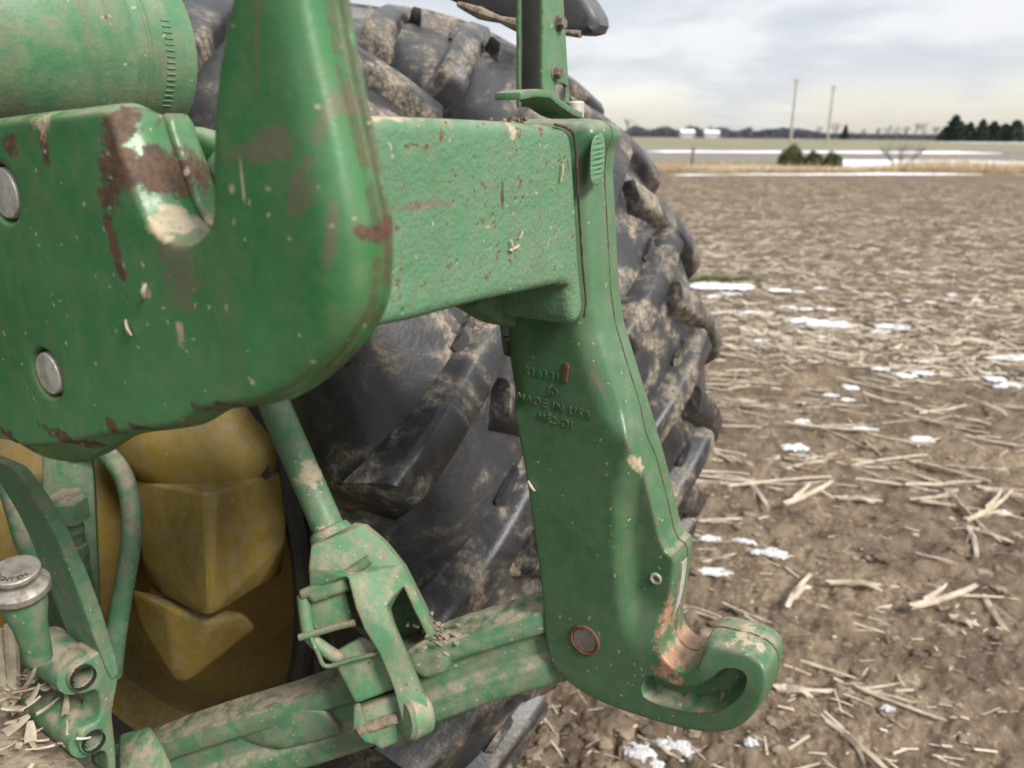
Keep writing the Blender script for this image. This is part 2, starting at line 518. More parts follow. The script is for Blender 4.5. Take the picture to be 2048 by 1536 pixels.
M = {}
M['green'] = paint('green_paint')
M['link'] = paint('green_paint_dusty', base=(.044, .135, .064), alt=(.066, .165, .088), dust=1.0, film=.34, rust=.5, edge=0, cast=.45, speck=1.0, rough=.6, grime=.65)
M['lift'] = paint('green_paint_scuffed', dust=.8, film=.50, rust=.55, edge=.9, cast=.30, speck=1.0, rough=.55, grime=.45, alt=(.09, .23, .115))
M['dingy'] = paint('green_paint_greasy', base=(.05, .165, .075), alt=(.07, .19, .10), dust=.9, film=.42, rust=.2, edge=0, cast=.2, speck=.6, rough=.6, grime=.7)  # greasy green with heavier dust, film and grime
M['barrel'] = paint('green_paint_barrel', dust=.4, film=.3, rust=.3, edge=0, cast=.5, speck=.5, rough=.5, grime=.6)
M['steel'] = metal('bare_steel')
M['rustm'] = metal('rusty_steel', (.17, .075, .04), (.09, .045, .03), .75, .2)
M['seam'] = plain('dirty_gap', (.035, .020, .014), (.10, .055, .035), 120, .9)
M['zinc'] = metal('dull_zinc', (.52, .50, .45), (.33, .30, .25), .48, .4)
M['oldbolt'] = metal('old_bolt', (.20, .17, .14), (.12, .08, .06), .65, .4)
M['capm'] = metal('cap_metal', (.34, .32, .28), (.20, .17, .13), .5, .5)
M['black'] = plain('black_plastic', (.022, .023, .026), (.05, .047, .042), 14, .55)
M['fender'] = plain('grey_plastic', (.065, .067, .073), (.105, .105, .108), 14, .5)
M['dark'] = plain('mottled_black', (.012, .012, .012), (.035, .030, .024), 9, .8)
M['dirt'] = plain('dried_dirt', (.16, .125, .09), (.30, .24, .175), 60, .95, .8, 150, .004)
M['husk'] = plain('dry_husk', (.34, .28, .20), (.52, .45, .34), 40, .8)
M['yellow'] = paint('yellow_paint', base=(.24, .165, .024), alt=(.31, .215, .028), dust=.35, film=.40, rust=.35, edge=0, cast=.3, speck=.3, rough=.6)
M['tyre'] = rubber('tyre_rubber', .55)
M['lug'] = rubber('lug_rubber', .95)

# ------------------------------------------------------------------ the quick hitch (coupler) hung on the tractor's links
HB = (-.33, .45, 0.99)
hitch = thing('quick_hitch', 'green cast-iron quick hitch coupler with open lower hook, nearest the camera', 'quick hitch', HB)

beam_b = [('stain', (-0.312,0.3768,1.4678), (.05, .05, .0035), 0.0), ('rust', (-0.312,0.4681,1.4687), (.05, .0022, .014), 0.0), ('dust', (-0.312,0.4824,1.5131), (.02, .006, .008), 0.0),
          ('dust', (-0.312,0.3447,1.5194), (.05, .05, .003), 0.0)]
M['beam'] = paint('green_paint_cast', base=(.074, .190, .096), alt=(.102, .215, .120), dust=.45, film=.14, rust=.95, edge=.5, cast=1.7, speck=.22, rough=.40, grime=.3, castscale=240, blotches=beam_b)
leg_b = [('stain', (-0.2976,0.6,1.2942), (.005, .02, .020), -.5), ('dust', (-0.2599,0.612,1.2203), (.004, .04, .014), -.3), ('bare', (-0.2115,0.635,1.0246), (.022, .06, .024), .0), ('bare', (-0.2247,0.635,1.0656), (.006, .06, .03), .1), ('rust', (-0.1395,0.62,1.0169), (.009, .02, .010), .3),
         ('dust', (-0.16,0.625,1.0711), (.03, .05, .007), .1), ('dust', (-0.2,0.62,0.9796), (.035, .012, .005), .1)]
M['leg'] = paint('green_paint_leg', base=(.045, .120, .055), alt=(.068, .155, .076), dust=.6, film=.10, rust=.25, edge=.8, cast=.25, speck=.55, rough=.34, grime=.2, blotches=leg_b)

M['gusset'] = paint('green_paint_grimy_shaded', dust=.6, film=.3, rust=.7, edge=0, cast=.5, speck=.4, rough=.6, grime=1.0)  # brown grime, laid on heavier to darken the pocket in place of shade
# cross beam
beam_o = [(0.5331,1.5173),(0.5578,1.5161),(0.5713,1.5071),(0.577,1.4779),(0.5836,1.4371),(0.5926,1.3893),(0.5994,1.3705),(0.5974,1.3565),(0.5866,1.3505),(0.5756,1.3527),(0.5727,1.3752),(0.5712,1.3896),(0.4988,1.3927),(0.439,1.3959),(0.3398,1.3973),(0.304,1.404),(0.304,1.5195),(0.4,1.5195)]
beam = link('cross_beam', casting(beam_o, 'r', -.312, -.425, rad=.009, ds=.006, grid=.012, it=1), M['beam'], hitch)
# recessed gusset under the beam end
gus = [(0.5198,1.374),(0.7253,1.3684),(0.7286,1.3095),(0.674,1.3175),(0.625,1.3282),(0.581,1.3411),(0.5568,1.3552)]
def gus_d(W, dd): return np.where(dd < .009, -.010, 0) * 1.0
gusset = link('corner_gusset', casting(gus, 'r', -.385, -.415, rad=.004, grid=.01, disp=None), M['gusset'], hitch)
link('bolt', hexbolt((-0.3321,0.5806,1.3657), (0, -1, 0), .0075, .006), M['gusset'], hitch)

# leg with the lower hook
leg_o = [(-0.425,1.519),(-0.37,1.52),(-0.325,1.52),(-0.311,1.512),(-0.3219,1.4914),(-0.3154,1.4287),(-0.3076,1.3526),(-0.29,1.3064),(-0.2631,1.2397),(-0.244,1.1858),(-0.2304,1.1392),(-0.2183,1.1372),(-0.2189,1.116),(-0.2208,1.0857),(-0.2229,1.0629),(-0.2232,1.0516),(-0.222,1.0414),(-0.2158,1.032),(-0.2043,1.0266),(-0.194,1.0287),(-0.1859,1.0383),(-0.1829,1.0495),(-0.1812,1.0574),(-0.1795,1.0608),(-0.1628,1.0632),(-0.1447,1.0653),(-0.1296,1.062),(-0.1235,1.0535),(-0.1226,1.0362),(-0.1283,1.0123),(-0.1409,0.9901),(-0.1582,0.976),(-0.1819,0.9662),(-0.2184,0.9587),(-0.2734,0.9538),(-0.3005,0.9551),(-0.3305,0.9663),(-0.3436,0.979),(-0.3489,1.0079),(-0.3533,1.056),(-0.3605,1.1063),(-0.3693,1.1602),(-0.379,1.2122),(-0.392,1.2621),(-0.4017,1.3113),(-0.4051,1.3356),(-0.4089,1.3595),(-0.425,1.46)]
step_c = [(-0.2627,1.2542),(-0.2705,1.2222),(-0.2774,1.185),(-0.2751,1.1331),(-0.2667,1.0644),(-0.2566,1.0107)]
kid = resample(chaikin([(-0.237,1.0022),(-0.2308,1.0099),(-0.2253,1.0118),(-0.2104,1.0092),(-0.1909,1.013),(-0.1745,1.0269),(-0.1671,1.0404),(-0.1593,1.0476),(-0.1472,1.0508),(-0.1399,1.0481),(-0.1384,1.0391),(-0.1444,1.0204),(-0.1587,1.0018),(-0.175,0.9905),(-0.2013,0.9824),(-0.2327,0.9786),(-0.239,0.9886)], 2), .004)
kid_c = kid.mean(0); kid_in = kid + (kid_c - kid) * .10
_sz = np.array([q[1] for q in step_c])[::-1]; _sr = np.array([q[0] for q in step_c])[::-1]
def sstep(x): x = np.clip(x, 0, 1); return x * x * (3 - 2 * x)
step_pts = np.array([(np.interp(z, _sz, _sr) + q, z) for z in np.arange(_sz[0] + .02, _sz[-1] - .004, .006) for q in (0, .0045, .009, .0135, .018)])
def leg_disp(W, dd):
    r, z = W[:, 0], W[:, 1]
    rs = np.interp(z, _sz, _sr)
    f = sstep((_sz[-1] + .02 - z) / .03) * sstep((z - 1.03) / .06)
    d = .0125 * f * sstep((r - rs) / .018)
    k = np.where(inside(W, kid), pdist(W, kid), 0)
    d += .017 * sstep(k / .0055)
    # broad rounding into the rear face above the step
    up = sstep((z - _sz[-1] + .01) / .03)
    rear = (r > -.40)
    d += up * rear * .011 * np.clip(1 - dd / .022, 0, 1) ** 2
    return d
def leg_bulge(q, f): return .003 * math.sin(math.pi * f)
leg = link('side_leg', casting(leg_o, 'l', .60, .664, rad=.0030, ds=.004, grid=.005, it=1, disp=leg_disp, pts2=[kid, kid_in, step_pts], seam=.52, bulge=leg_bulge), M['leg'], hitch)
leg['label'] = 'green side leg ending in an upward-opening hook'
# casting marks
def on_inner(r, l, z, tilt=0): return Matrix.Translation((r, l, z)) @ Matrix.Rotation(tilt, 4, 'Y') @ Matrix.Rotation(math.pi / 2, 4, 'X')
marks = [('R161314', (-0.3527,0.6,1.2943), .0118), ('JD', (-0.3437,0.6,1.2796), .0105), ('MADE IN USA', (-0.3435,0.6,1.2652), .0118), ('MF2-DI', (-0.341,0.6,1.2506), .0112)]
for body, p, sz in marks:
    link('raised_lettering', text_mesh(body, sz, .0009, on_inner(p[0], .6001, p[2], .05)), M['leg'], leg)
link('cast_tab', box((-0.3305,0.5995,1.3006), (.0055, .002, .018), Matrix.Rotation(.1, 4, 'Y'), .0006), M['rustm'], leg)
pz = (-0.3015,0.6,1.0219)
link('hitch_pin', lathe([(-.004, .0135), (.0, .0135), (.0012, .0125), (.0012, .0)], (pz[0], .6, pz[2]), (0, -1, 0), 28), M['steel'], leg)
link('pin_collar', lathe([(-.004, .0135), (.0018, .0138), (.0024, .0150), (.0018, .0168), (-.003, .0172)], (pz[0], .6, pz[2]), (0, -1, 0), 32, False), M['rustm'], leg)
rv = (-0.2352,0.6125,1.1092)
link('rivet', lathe([(-.003, .006), (.0015, .006), (.002, .0048), (.0012, .0028), (-.002, .0024), (-.002, 0)], (rv[0], .6125, rv[2]), (0, -1, 0), 20), M['zinc'], leg)
# latch blade that stands in the hook's throat
bl0 = (-0.217,0.632,1.1252); bl1 = (-0.221,0.632,1.0659)
link('latch_blade', sweep([(bl0[0] - .001, .632, bl0[2]), ((bl0[0] + bl1[0]) / 2, .632, (bl0[2] + bl1[2]) / 2), (bl1[0] - .002, .632, bl1[2])], [(-.006, -.008), (.006, -.008), (.006, .003), (-.006, .003)], (1, 0, 0)), M['zinc'], leg)
# ground-off oval on the rear corner
gv, gf = [], []
op = (-0.306,0.6074,1.4898)
for i in range(31):
    v = i / 30 * 2 - 1; w = .0125 * math.sqrt(max(0, 1 - v ** 4)) + .0004
    for j in range(9):
        u = j / 8 * 2 - 1
        gv.append((-.3075 - .0012 * (u * u) + .0011 * math.sin(i * 2.1 + .6 * math.sin(i * .7)) * (1 - u * u) * (1 - v * v), op[1] + u * w, op[2] + v * .0205 + .001 * u))
for i in range(30):
    for j in range(8): gf.append([i * 9 + j, i * 9 + j + 1, i * 9 + j + 10, i * 9 + j + 9])
gp_ = link('ground_pad', mesh_from(gv, gf, angle=60), M['beam'], leg)
rl = [(-0.3125,0.5415,1.5167), (-0.312,0.5612,1.5135), (-0.3115,0.5722,1.5033), (-0.3115,0.582,1.4496), (-0.3115,0.5921,1.3981), (-0.3115,0.5993,1.3706), (-0.3115,0.5965,1.3549)]
link('weld_seam', tube(rl, .0011, 8), M['seam'], hitch)

# tall upper hook casting
up_o = [(-0.6279,1.5117),(-0.5369,1.5174),(-0.469,1.5201),(-0.4242,1.5223),(-0.4183,1.5215),(-0.4155,1.5081),(-0.4085,1.494),(-0.4037,1.4772),(-0.3992,1.4676),(-0.3879,1.4582),(-0.3737,1.4534),(-0.3573,1.4572),(-0.3442,1.4661),(-0.3415,1.4761),(-0.3378,1.5001),(-0.3328,1.5207),(-0.3248,1.5424),(-0.3172,1.5587),(-0.3128,1.5665),(-0.3039,1.5872),(-0.2896,1.6004),(-0.2747,1.5984),(-0.2701,1.5834),(-0.2685,1.5629),(-0.2651,1.5436),(-0.2612,1.5247),(-0.2513,1.4825),(-0.2491,1.4675),(-0.2503,1.4474),(-0.2541,1.4297),(-0.2672,1.4113),(-0.2898,1.3913),(-0.313,1.3785),(-0.3377,1.3704),(-0.3671,1.3629),(-0.3844,1.3534),(-0.3985,1.3449),(-0.4639,1.327),(-0.4885,1.3189),(-0.5429,1.3002),(-0.6087,1.2845),(-0.6291,1.2923),(-0.679,1.2884),(-0.7667,1.2747)]
up_b = [('rust', (-0.4227,0.25,1.4937), (.012, .03, .045), .22), ('rust', (-0.4335,0.25,1.4495), (.006, .03, .035), -.15), ('rust', (-0.4031,0.268,1.4895), (.035, .05, .016), -.3),
        ('rust', (-0.5297,0.25,1.5049), (.012, .03, .008), 0.0), ('rust', (-0.4916,0.25,1.5051), (.006, .03, .013), 0.0), ('stain', (-0.2906,0.25,1.5051), (.014, .02, .010), .3), ('stain', (-0.3082,0.25,1.5016), (.026, .02, .006), -.1),
        ('stain', (-0.2766,0.25,1.4858), (.010, .03, .018), .5), ('rust', (-0.2453,0.26,1.4678), (.012, .05, .006), 0.0), ('stain', (-0.2614,0.25,1.4644), (.005, .02, .018), .2), ('rust', (-0.4679,0.25,1.3306), (.010, .02, .006), 0.0),
        ('rust', (-0.6149,0.25,1.2896), (.020, .03, .010), .2), ('rust', (-0.5256,0.25,1.3074), (.045, .03, .006), .12), ('rust', (-0.4264,0.25,1.3358), (.03, .03, .0035), .05), ('rust', (-0.3373,0.25,1.3676), (.03, .03, .003), 0.0), ('rust', (-0.3643,0.25,1.3593), (.02, .02, .004), .3), ('stain', (-0.2952,0.25,1.5532), (.003, .02, .03), .2),
        ('stain', (-0.2591,0.26,1.528), (.004, .02, .035), .25), ('stain', (-0.3742,0.25,1.4406), (.022, .02, .030), 0.0), ('rust', (-0.2621,0.25,1.4093), (.004, .02, .006), .4),
        ('dust', (-0.3881,0.265,1.4661), (.013, .05, .012), 0.0), ('dust', (-0.3809,0.25,1.4052), (.0045, .02, .011), .15), ('dust', (-0.4329,0.25,1.4012), (.0015, .02, .008), .35), ('dust', (-0.4094,0.25,1.426), (.004, .02, .005), -.4),
        ('dust', (-0.3246,0.25,1.3865), (.0024, .02, .0024), 0.0), ('dust', (-0.3159,0.25,1.4913), (.001, .02, .018), 0.0), ('dust', (-0.3244,0.25,1.4845), (.0022, .02, .0025), 0.0), ('dust', (-0.4941,0.25,1.5367), (.02, .03, .03), 0.0)]
M['upper'] = paint('green_paint_upper', base=(.034, .155, .050), alt=(.056, .182, .070), dust=.4, film=.12, rust=.42, edge=1.0, cast=.28, speck=.6, rough=.32, grime=.25, blotches=up_b)
uh = sub('upper_hook', hitch)
def up_bulge(q, f):
    low = sstep(np.array((1.335 - q[1]) / .05)) * sstep(np.array((-.37 - q[0]) / .1))
    rear = float(sstep(np.array((q[0] + .315) / .03)))
    rid = .0026 * (math.exp(-((f - .34) / .07) ** 2) + math.exp(-((f - .74) / .08) ** 2)) - .0006
    return float(.004 * math.sin(math.pi * f) * (1 - rear) + rear * rid + low * .022 * f)
def circ(c, r, n=40): return [(c[0] + r * math.cos(2 * math.pi * k / n), c[1] + r * math.sin(2 * math.pi * k / n)) for k in range(n)]
pA = [(-0.5517,1.4735),(-0.5406,1.3543)]
def up_disp(W, dd):
    r, z = W[:, 0], W[:, 1]
    rear = np.clip((r - (-.33)) / .1, 0, 1)
    k = np.clip(1 - dd / .021, 0, 1)
    return rear * .013 * (1 - np.sqrt(1 - k * k * .999)) + .002 * fbm(r * 25, z * 25, 2)
hook = link('hook_plate', casting(up_o, 'l', .25, .2835, rad=.0042, ds=.005, grid=.0075, it=2, disp=up_disp, nwall=13, bulge=up_bulge, holes=[circ(pA[0], .0185), circ(pA[1], .0172)]), M['upper'], uh)
seat_o = [(-0.4847,1.5009),(-0.4244,1.5216),(-0.4187,1.5215),(-0.4155,1.5081),(-0.4085,1.494),(-0.4037,1.4772),(-0.3992,1.4676),(-0.388,1.4576),(-0.3738,1.4526),(-0.3574,1.4564),(-0.3443,1.4656),(-0.3339,1.4692),(-0.3333,1.4392),(-0.3849,1.4118),(-0.4822,1.4245)]
link('hook_seat', casting(seat_o, 'l', .2838, .302, rad=.004, ds=.005, grid=.012, it=2), M['upper'], uh)
for c, rr_ in ((pA[0], .0162), (pA[1], .0148)):
    link('pin_head', lathe([(-.02, rr_), (-.0025, rr_), (-.0008, rr_ * .95), (-.0003, 0)], (c[0], .25, c[1]), (0, -1, 0), 32), M['zinc'], uh)
tw_o = [(-0.5451,1.4992),(-0.484,1.5117),(-0.4568,1.5152),(-0.4351,1.5116),(-0.4199,1.5078),(-0.4016,1.5007),(-0.3982,1.4658),(-0.4277,1.433),(-0.5677,1.4211)]
twin = link('inner_plate', casting(tw_o, 'l', .312, .335, rad=.006, ds=.008, grid=.014), M['upper'], uh)
tp = (-0.4264,0.312,1.4774)
link('pin_head', lathe([(-.01, .015), (.001, .015), (.002, .014), (.002, 0)], (tp[0], .312, tp[2]), (0, -1, 0), 28), M['zinc'], uh)
# dry dirt lodged in the hook seat and a husk scrap
sv = (-0.3942,0.268,1.4642)
def lump(c, s, seed=0, n=3):
    bm = bmesh.new(); bmesh.ops.create_icosphere(bm, subdivisions=n, radius=1)
    for v in bm.verts:
        a = fbm(np.array([v.co.x * 2.2 + seed * 7]), np.array([v.co.y * 2.2 + v.co.z * 1.7]), 3, seed)[0]
        v.co = Vector((v.co.x * s[0], v.co.y * s[1], v.co.z * s[2])) * (1 + .7 * a) + Vector(c)
    return bm_mesh(bm)
for k, (q, a_, L_, w_) in enumerate((((-0.3105,0.4801,1.4302), .2, .012, .0010), ((-0.3105,0.4768,1.432), 1.9, .010, .0008), ((-0.3105,0.5487,1.481), 1.45, .013, .0009), ((-0.3105,0.489,1.4387), .9, .006, .0006))):
    d_ = Vector((0.05, math.cos(a_), math.sin(a_))) * L_ / 2; q = Vector(q) + Vector((.0006, 0, 0))
    link('straw_scrap', tube([q - d_, q + Vector((.0008, 0, 0)), q + d_], w_, 6), M['husk'], hitch)
for k, (q, a_, L_, w_) in enumerate((((-0.4079,0.249,1.4258), 1.1, .009, .0016), ((-0.4301,0.249,1.4017), -1.1, .010, .0010), ((-0.3653,0.598,1.1774), -.8, .012, .0018))):
    d_ = Vector((math.cos(a_), -.05, math.sin(a_))) * L_ / 2; q = Vector(q)
    link('straw_scrap', tube([q - d_, q - Vector((0, .0010, 0)), q + d_], [w_ * .6, w_, w_ * .5], 6), M['husk'], hitch)
for i in range(16):
    q = Vector((-0.325,0.5025,1.5195)) + Vector((random.gauss(0, .006), random.gauss(0, .008), random.uniform(-.001, .0015)))
    link('dirt_crumb', lump(q, (random.uniform(.0008, .0025),) * 3, i + 80, 1), M['dirt'], hitch)

# upright bracket standing on the beam end
br = sub('upright_bracket', hitch)
tf = [(-0.3969,0.6,1.5392),(-0.3565,0.6,1.5423),(-0.3407,0.6,1.5309),(-0.3296,0.6,1.524)]
wing = [(0.5782,1.5211),(0.5615,1.5235),(0.5424,1.5292),(0.5257,1.535),(0.5079,1.5351),(0.4911,1.5325)]
def strip(pr, r0, r1, th):
    V, F = [], []
    n = len(pr)
    for k, (l_, z) in enumerate(pr):
        w = .004 * (k == n - 1)
        for r in (r0 - w, r1 + w):
            V.append((r, l_, z)); V.append((r, l_, z + th))
    for k in range(n - 1):
        a, b = 4 * k, 4 * (k + 1)
        F += [[a, a + 2, b + 2, b], [a + 1, b + 1, b + 3, a + 3], [a, b, b + 1, a + 1], [a + 2, a + 3, b + 3, b + 2]]
    F += [[0, 1, 3, 2], [4 * n - 4, 4 * n - 2, 4 * n - 1, 4 * n - 3]]
    return mesh_from(V, F, angle=30)
link('foot_plate', bevelled(strip(wing, -.308, -.338, .0055), .0018), M['green'], br)
ch = [(-0.335,0.5382,1.5525),(-0.335,0.5612,1.5538),(-0.335,0.6023,1.5561)]
z0, z1 = 1.530, 1.95
face_o = [(.600, z0), (.640, z0), (.632, z1), (.598, z1)]
hh = (-0.33,0.5808,1.5389)
hole = [(hh[1] - .0085, hh[2] + .007), (hh[1] - .004, hh[2] + .0095), (hh[1] + .0085, hh[2] + .0095), (hh[1] + .0095, hh[2] + .003), (hh[1] + .004, hh[2] - .009), (hh[1], hh[2] - .0115), (hh[1] - .005, hh[2] - .007)]
face_o = [((-0.33,0.5526,1.5332)[1], z0), ((-0.33,0.597,1.5306)[1], z0), ((-0.33,0.5828,1.6094)[1], (-0.33,0.5828,1.6094)[2]), ((-0.33,0.5764,1.6499)[1], 1.72), ((-0.33,0.5499,1.6452)[1], 1.72), ((-0.33,0.5508,1.6054)[1], (-0.33,0.5508,1.6054)[2])]
link('channel_face', casting(face_o, 'r', -.330, -.334, rad=.0012, ds=.006, grid=.02, it=0, holes=[hole], nwall=1), M['green'], br)
lf = face_o[0][0]
link('channel_web', hull([(-.3335, lf - .001, z0), (-.3335, lf + .003, z0), (-.349, lf - .001, z0), (-.349, lf + .003, z0), (-.3335, face_o[4][0] - .001, 1.72), (-.3335, face_o[4][0] + .003, 1.72), (-.348, face_o[4][0] - .001, 1.72), (-.348, face_o[4][0] + .003, 1.72)], .0012), M['black'], br)  # web of the green channel; its darkness is put into the colour
wl = (-0.345,0.5526,1.5717)[1]
link('channel_lip', hull([(-.3495, lf - .004, z0), (-.3495, lf + .001, z0), (-.3525, lf - .004, z0), (-.3525, lf + .001, z0), (-.3485, face_o[4][0] - .004, 1.72), (-.3485, face_o[4][0] + .001, 1.72), (-.3515, face_o[4][0] - .004, 1.72), (-.3515, face_o[4][0] + .001, 1.72)], .001), M['green'], br)
for q in ((-0.33,0.5748,1.5918), (-0.33,0.5705,1.5556)):
    bo = link('bolt', hexbolt(q, (1, 0, 0), .0046, .006), M['oldbolt'], br)
link('cap_screw', lathe([(-.001, .0075), (.010, .0075), (.0112, .0065), (.0112, 0)], (-0.322,0.5904,1.5238), (0, 0, 1), 20), M['zinc'], br)

# ------------------------------------------------------------------ the tractor
AX = (-1.388, .635, .881)
TB = (-1.388, .635, 0.0)
tractor = thing('tractor', 'green farm tractor with yellow wheel centres and muddy dual rear tyres', 'tractor', TB)
W_, D_ = .42, .634
prof = [(.065, .553), (.050, .60), (.012, .66), (-.016, .735), (-.012, .785), (.010, .828), (.05, .853), (.12, .875), (.21, .886), (.30, .875), (.37, .853), (.410, .828), (.432, .785), (.436, .735), (.408, .66), (.37, .60), (.355, .553)]
def rcar(l): return np.interp(l, [q[0] for q in prof[4:13]], [q[1] for q in prof[4:13]])


def tyre_mesh(n=160):
    p = np.array(prof); t = np.linspace(0, 1, len(p)); tt = np.linspace(0, 1, 45)
    P = np.stack([np.interp(tt, t, p[:, 0]), np.interp(tt, t, p[:, 1])], 1)
    for _ in range(2): P[1:-1] = .25 * P[:-2] + .5 * P[1:-1] + .25 * P[2:]
    V = [(r * math.cos(2 * math.pi * k / n), l, r * math.sin(2 * math.pi * k / n)) for l, r in P for k in range(n)]
    F = [[i * n + k, i * n + (k + 1) % n, (i + 1) * n + (k + 1) % n, (i + 1) * n + k] for i in range(len(P) - 1) for k in range(n)]
    return mesh_from(V, F)


def lug_mesh(side):
    """a curved tread bar from its nose on the crown to the shoulder; stations carry (l, dtheta, base radius, top radius, half width)"""
    st = []
    for t in np.linspace(0, 1, 9):
        l = .252 - .262 * t ** 1.0
        th = -R_(10.8) * (t ** 1.1)
        top = .914 - .044 * t ** 2.2
        st.append((l, th, rcar(max(l, .0)) - .012, top, .0225 + .006 * (t - .45) ** 2))
    st.append((-.014, -R_(11.6), .795, .838, .027)); st.append((-.016, -R_(11.9), .755, .775, .025))
    V, F = [], []
    # path tangent in (l, arc) decides the sideways direction
    for i, (l, th, rb, rt, hw) in enumerate(st):
        a, c = st[max(0, i - 1)], st[min(len(st) - 1, i + 1)]
        tl, ta = c[0] - a[0], (c[1] - a[1]) * .9
        if i >= 9: tl, ta = -.26, -.17
        n = math.hypot(tl, ta) + 1e-9; sl, sa = -ta / n, tl / n
        for w, rad in ((-1.75, rb), (-1.25, rt - .011), (-1.06, rt - .0035), (-.78, rt), (.78, rt), (1.06, rt - .0035), (1.25, rt - .011), (1.75, rb)):
            ll = l + sl * hw * w; aa = th + sa * hw * w / .9
            if side < 0: ll = W_ - ll
            V.append((rad * math.cos(aa), ll, rad * math.sin(aa)))
    m = 8
    for i in range(len(st) - 1):
        for k in range(m - 1): F.append([i * m + k, i * m + k + 1, (i + 1) * m + k + 1, (i + 1) * m + k])
    F += [list(range(m))[::-1], [(len(st) - 1) * m + k for k in range(m)]]
    return mesh_from(V, F, angle=62)


ridge_me = mesh_from([(.880, .130, .0), (.880, .185, .035), (.890, .135, .004), (.890, .18, .03), (.880, .20, -.05), (.887, .192, -.04), (.880, .165, -.075)],
                     [[0, 1, 3, 2], [2, 3, 5], [3, 1, 4, 5], [2, 5, 6, 0], [5, 4, 6]])
ridge_me.materials.append(M['tyre'])
tyre_me = tyre_mesh(); lugL, lugR = lug_mesh(1), lug_mesh(-1)
for me_, mt in ((tyre_me, M['tyre']), (lugL, M['lug']), (lugR, M['lug'])): me_.materials.append(mt)
rim_me = lathe([(.040, .556), (.034, .572), (.038, .584), (.050, .590)], (0, 0, 0), (0, 1, 0), 96, False)
well_me = lathe([(.042, .557), (.075, .548), (.10, .520), (.30, .515), (.345, .548), (.372, .557)], (0, 0, 0), (0, 1, 0), 96, False)
disc_me = lathe([(.16, .516), (.165, .47), (.19, .43), (.175, .36), (.12, .30), (.10, .22), (.10, .0)], (0, 0, 0), (0, 1, 0), 96, False)
PITCH = 360 / 26
for wi, (l0, ph) in enumerate(((AX[1], 26.0), (AX[1] + D_, 28.3))):
    w = sub('rear_wheel', tractor)
    tag(w, 'inner muddy rear wheel' if wi == 0 else 'outer muddy rear wheel of the dual pair')
    def at(o): o.location = (AX[0], l0, AX[2]); return o
    at(link('tyre', tyre_me, None, w)); at(link('rim', well_me, M['yellow'], w)); at(link('rim_flange', rim_me, M['black'], w)); at(link('wheel_disc', disc_me, M['yellow'], w))
    for k in range(26):
        th = ph + k * PITCH
        for me_, dth in ((lugL, 0), (lugR, PITCH / 2)):
            o = at(link('lug', me_, None, w)); o.rotation_euler = (0, -R_(th + dth), 0)
    for k in range(-3, 6):
        o = at(link('tread_ridge', ridge_me, None, w)); o.rotation_euler = (0, -R_(ph - 1.2 + k * PITCH), 0)

for l0 in (-1.02,):  # left wheel out of view, added to block sky light on that side
    w = sub('rear_wheel', tractor)
    for nm, me_, mt in (('tyre', tyre_me, None), ('rim', well_me, M['yellow']), ('wheel_disc', disc_me, M['yellow'])):
        o = link(nm, me_, mt, w); o.location = (AX[0], l0, AX[2])
# yellow hub casting, final drive, axle
yc = sub('wheel_hub', tractor)
link('hub_drum', lathe([(.0, .19), (.06, .24), (.30, .265), (.345, .25), (.36, .18)], (AX[0], .30, AX[2]), (0, 1, 0), 48), M['yellow'], yc)
cast_pts = [(-0.8464,0.5554,1.0606),(-0.8195,0.5225,0.8975),(-0.8315,0.565,1.0606),(-1.019,0.5582,1.0337),(-0.9857,0.5374,0.9237),(-0.933,0.5324,0.8869),(-0.8336,0.6839,1.0475),(-0.8239,0.6637,0.9462),(-0.8373,0.6206,0.8893),(-1.1828,0.6479,0.9572),(-1.1259,0.6188,0.7856),(-0.9675,0.7938,0.9732),(-0.9451,0.7439,0.8056)]
link('hub_casting', hull(cast_pts, .012, 4), M['yellow'], yc)
def ellipsoid(c, s, rot):
    bm = bmesh.new(); bmesh.ops.create_icosphere(bm, subdivisions=4, radius=1)
    for v in bm.verts:
        k = (abs(v.co.x) ** 2.6 + abs(v.co.y) ** 2.6 + abs(v.co.z) ** 2.6) ** (-1 / 2.6)
        v.co = Vector(c) + rot @ Vector((v.co.x * k * s[0], v.co.y * k * s[1], v.co.z * k * s[2]))
    return bm_mesh(bm, True, 60)
link('hub_shoulder', ellipsoid((-0.9566,0.631,1.085), (.128, .075, .075), Matrix.Rotation(R_(20), 3, 'Y') @ Matrix.Rotation(R_(25), 3, 'Z')), M['yellow'], yc)
low_pts = [(-0.9924,0.5172,0.8825),(-0.9131,0.5183,0.8817),(-0.8576,0.5454,0.8585),(-0.8423,0.5923,0.8567),(-0.8391,0.6068,0.8241),(-0.9069,0.5345,0.7506),(-0.9253,0.5226,0.7506),(-0.9817,0.5158,0.8283),(-1.1076,0.5773,0.8096),(-0.9485,0.667,0.7743),(-0.9283,0.6713,0.7513),(-1.0167,0.5825,0.67)]
link('hub_foot', hull(low_pts, .014, 4), M['yellow'], yc)
for k in range(10):
    a = R_(k * 36 + 10); link('hub_bolt', hexbolt((AX[0] + .235 * math.cos(a), .655, AX[2] + .235 * math.sin(a)), (0, -1, 0), .014, .014), M['yellow'], yc)
link('slot', hull([(-0.8492,0.638,1.0686),(-0.8357,0.6554,1.0746),(-0.8284,0.6506,1.0498),(-0.8392,0.6343,1.042),(-0.8766,0.6586,1.0544),(-0.8587,0.6735,1.0626),(-0.8512,0.6685,1.0372),(-0.8663,0.6547,1.0269)], .001), M['dark'], yc)
link('axle_housing', lathe([(-1.3, .20), (.36, .20)], (AX[0], .0, AX[2]), (0, 1, 0), 32), M['dingy'], tractor)
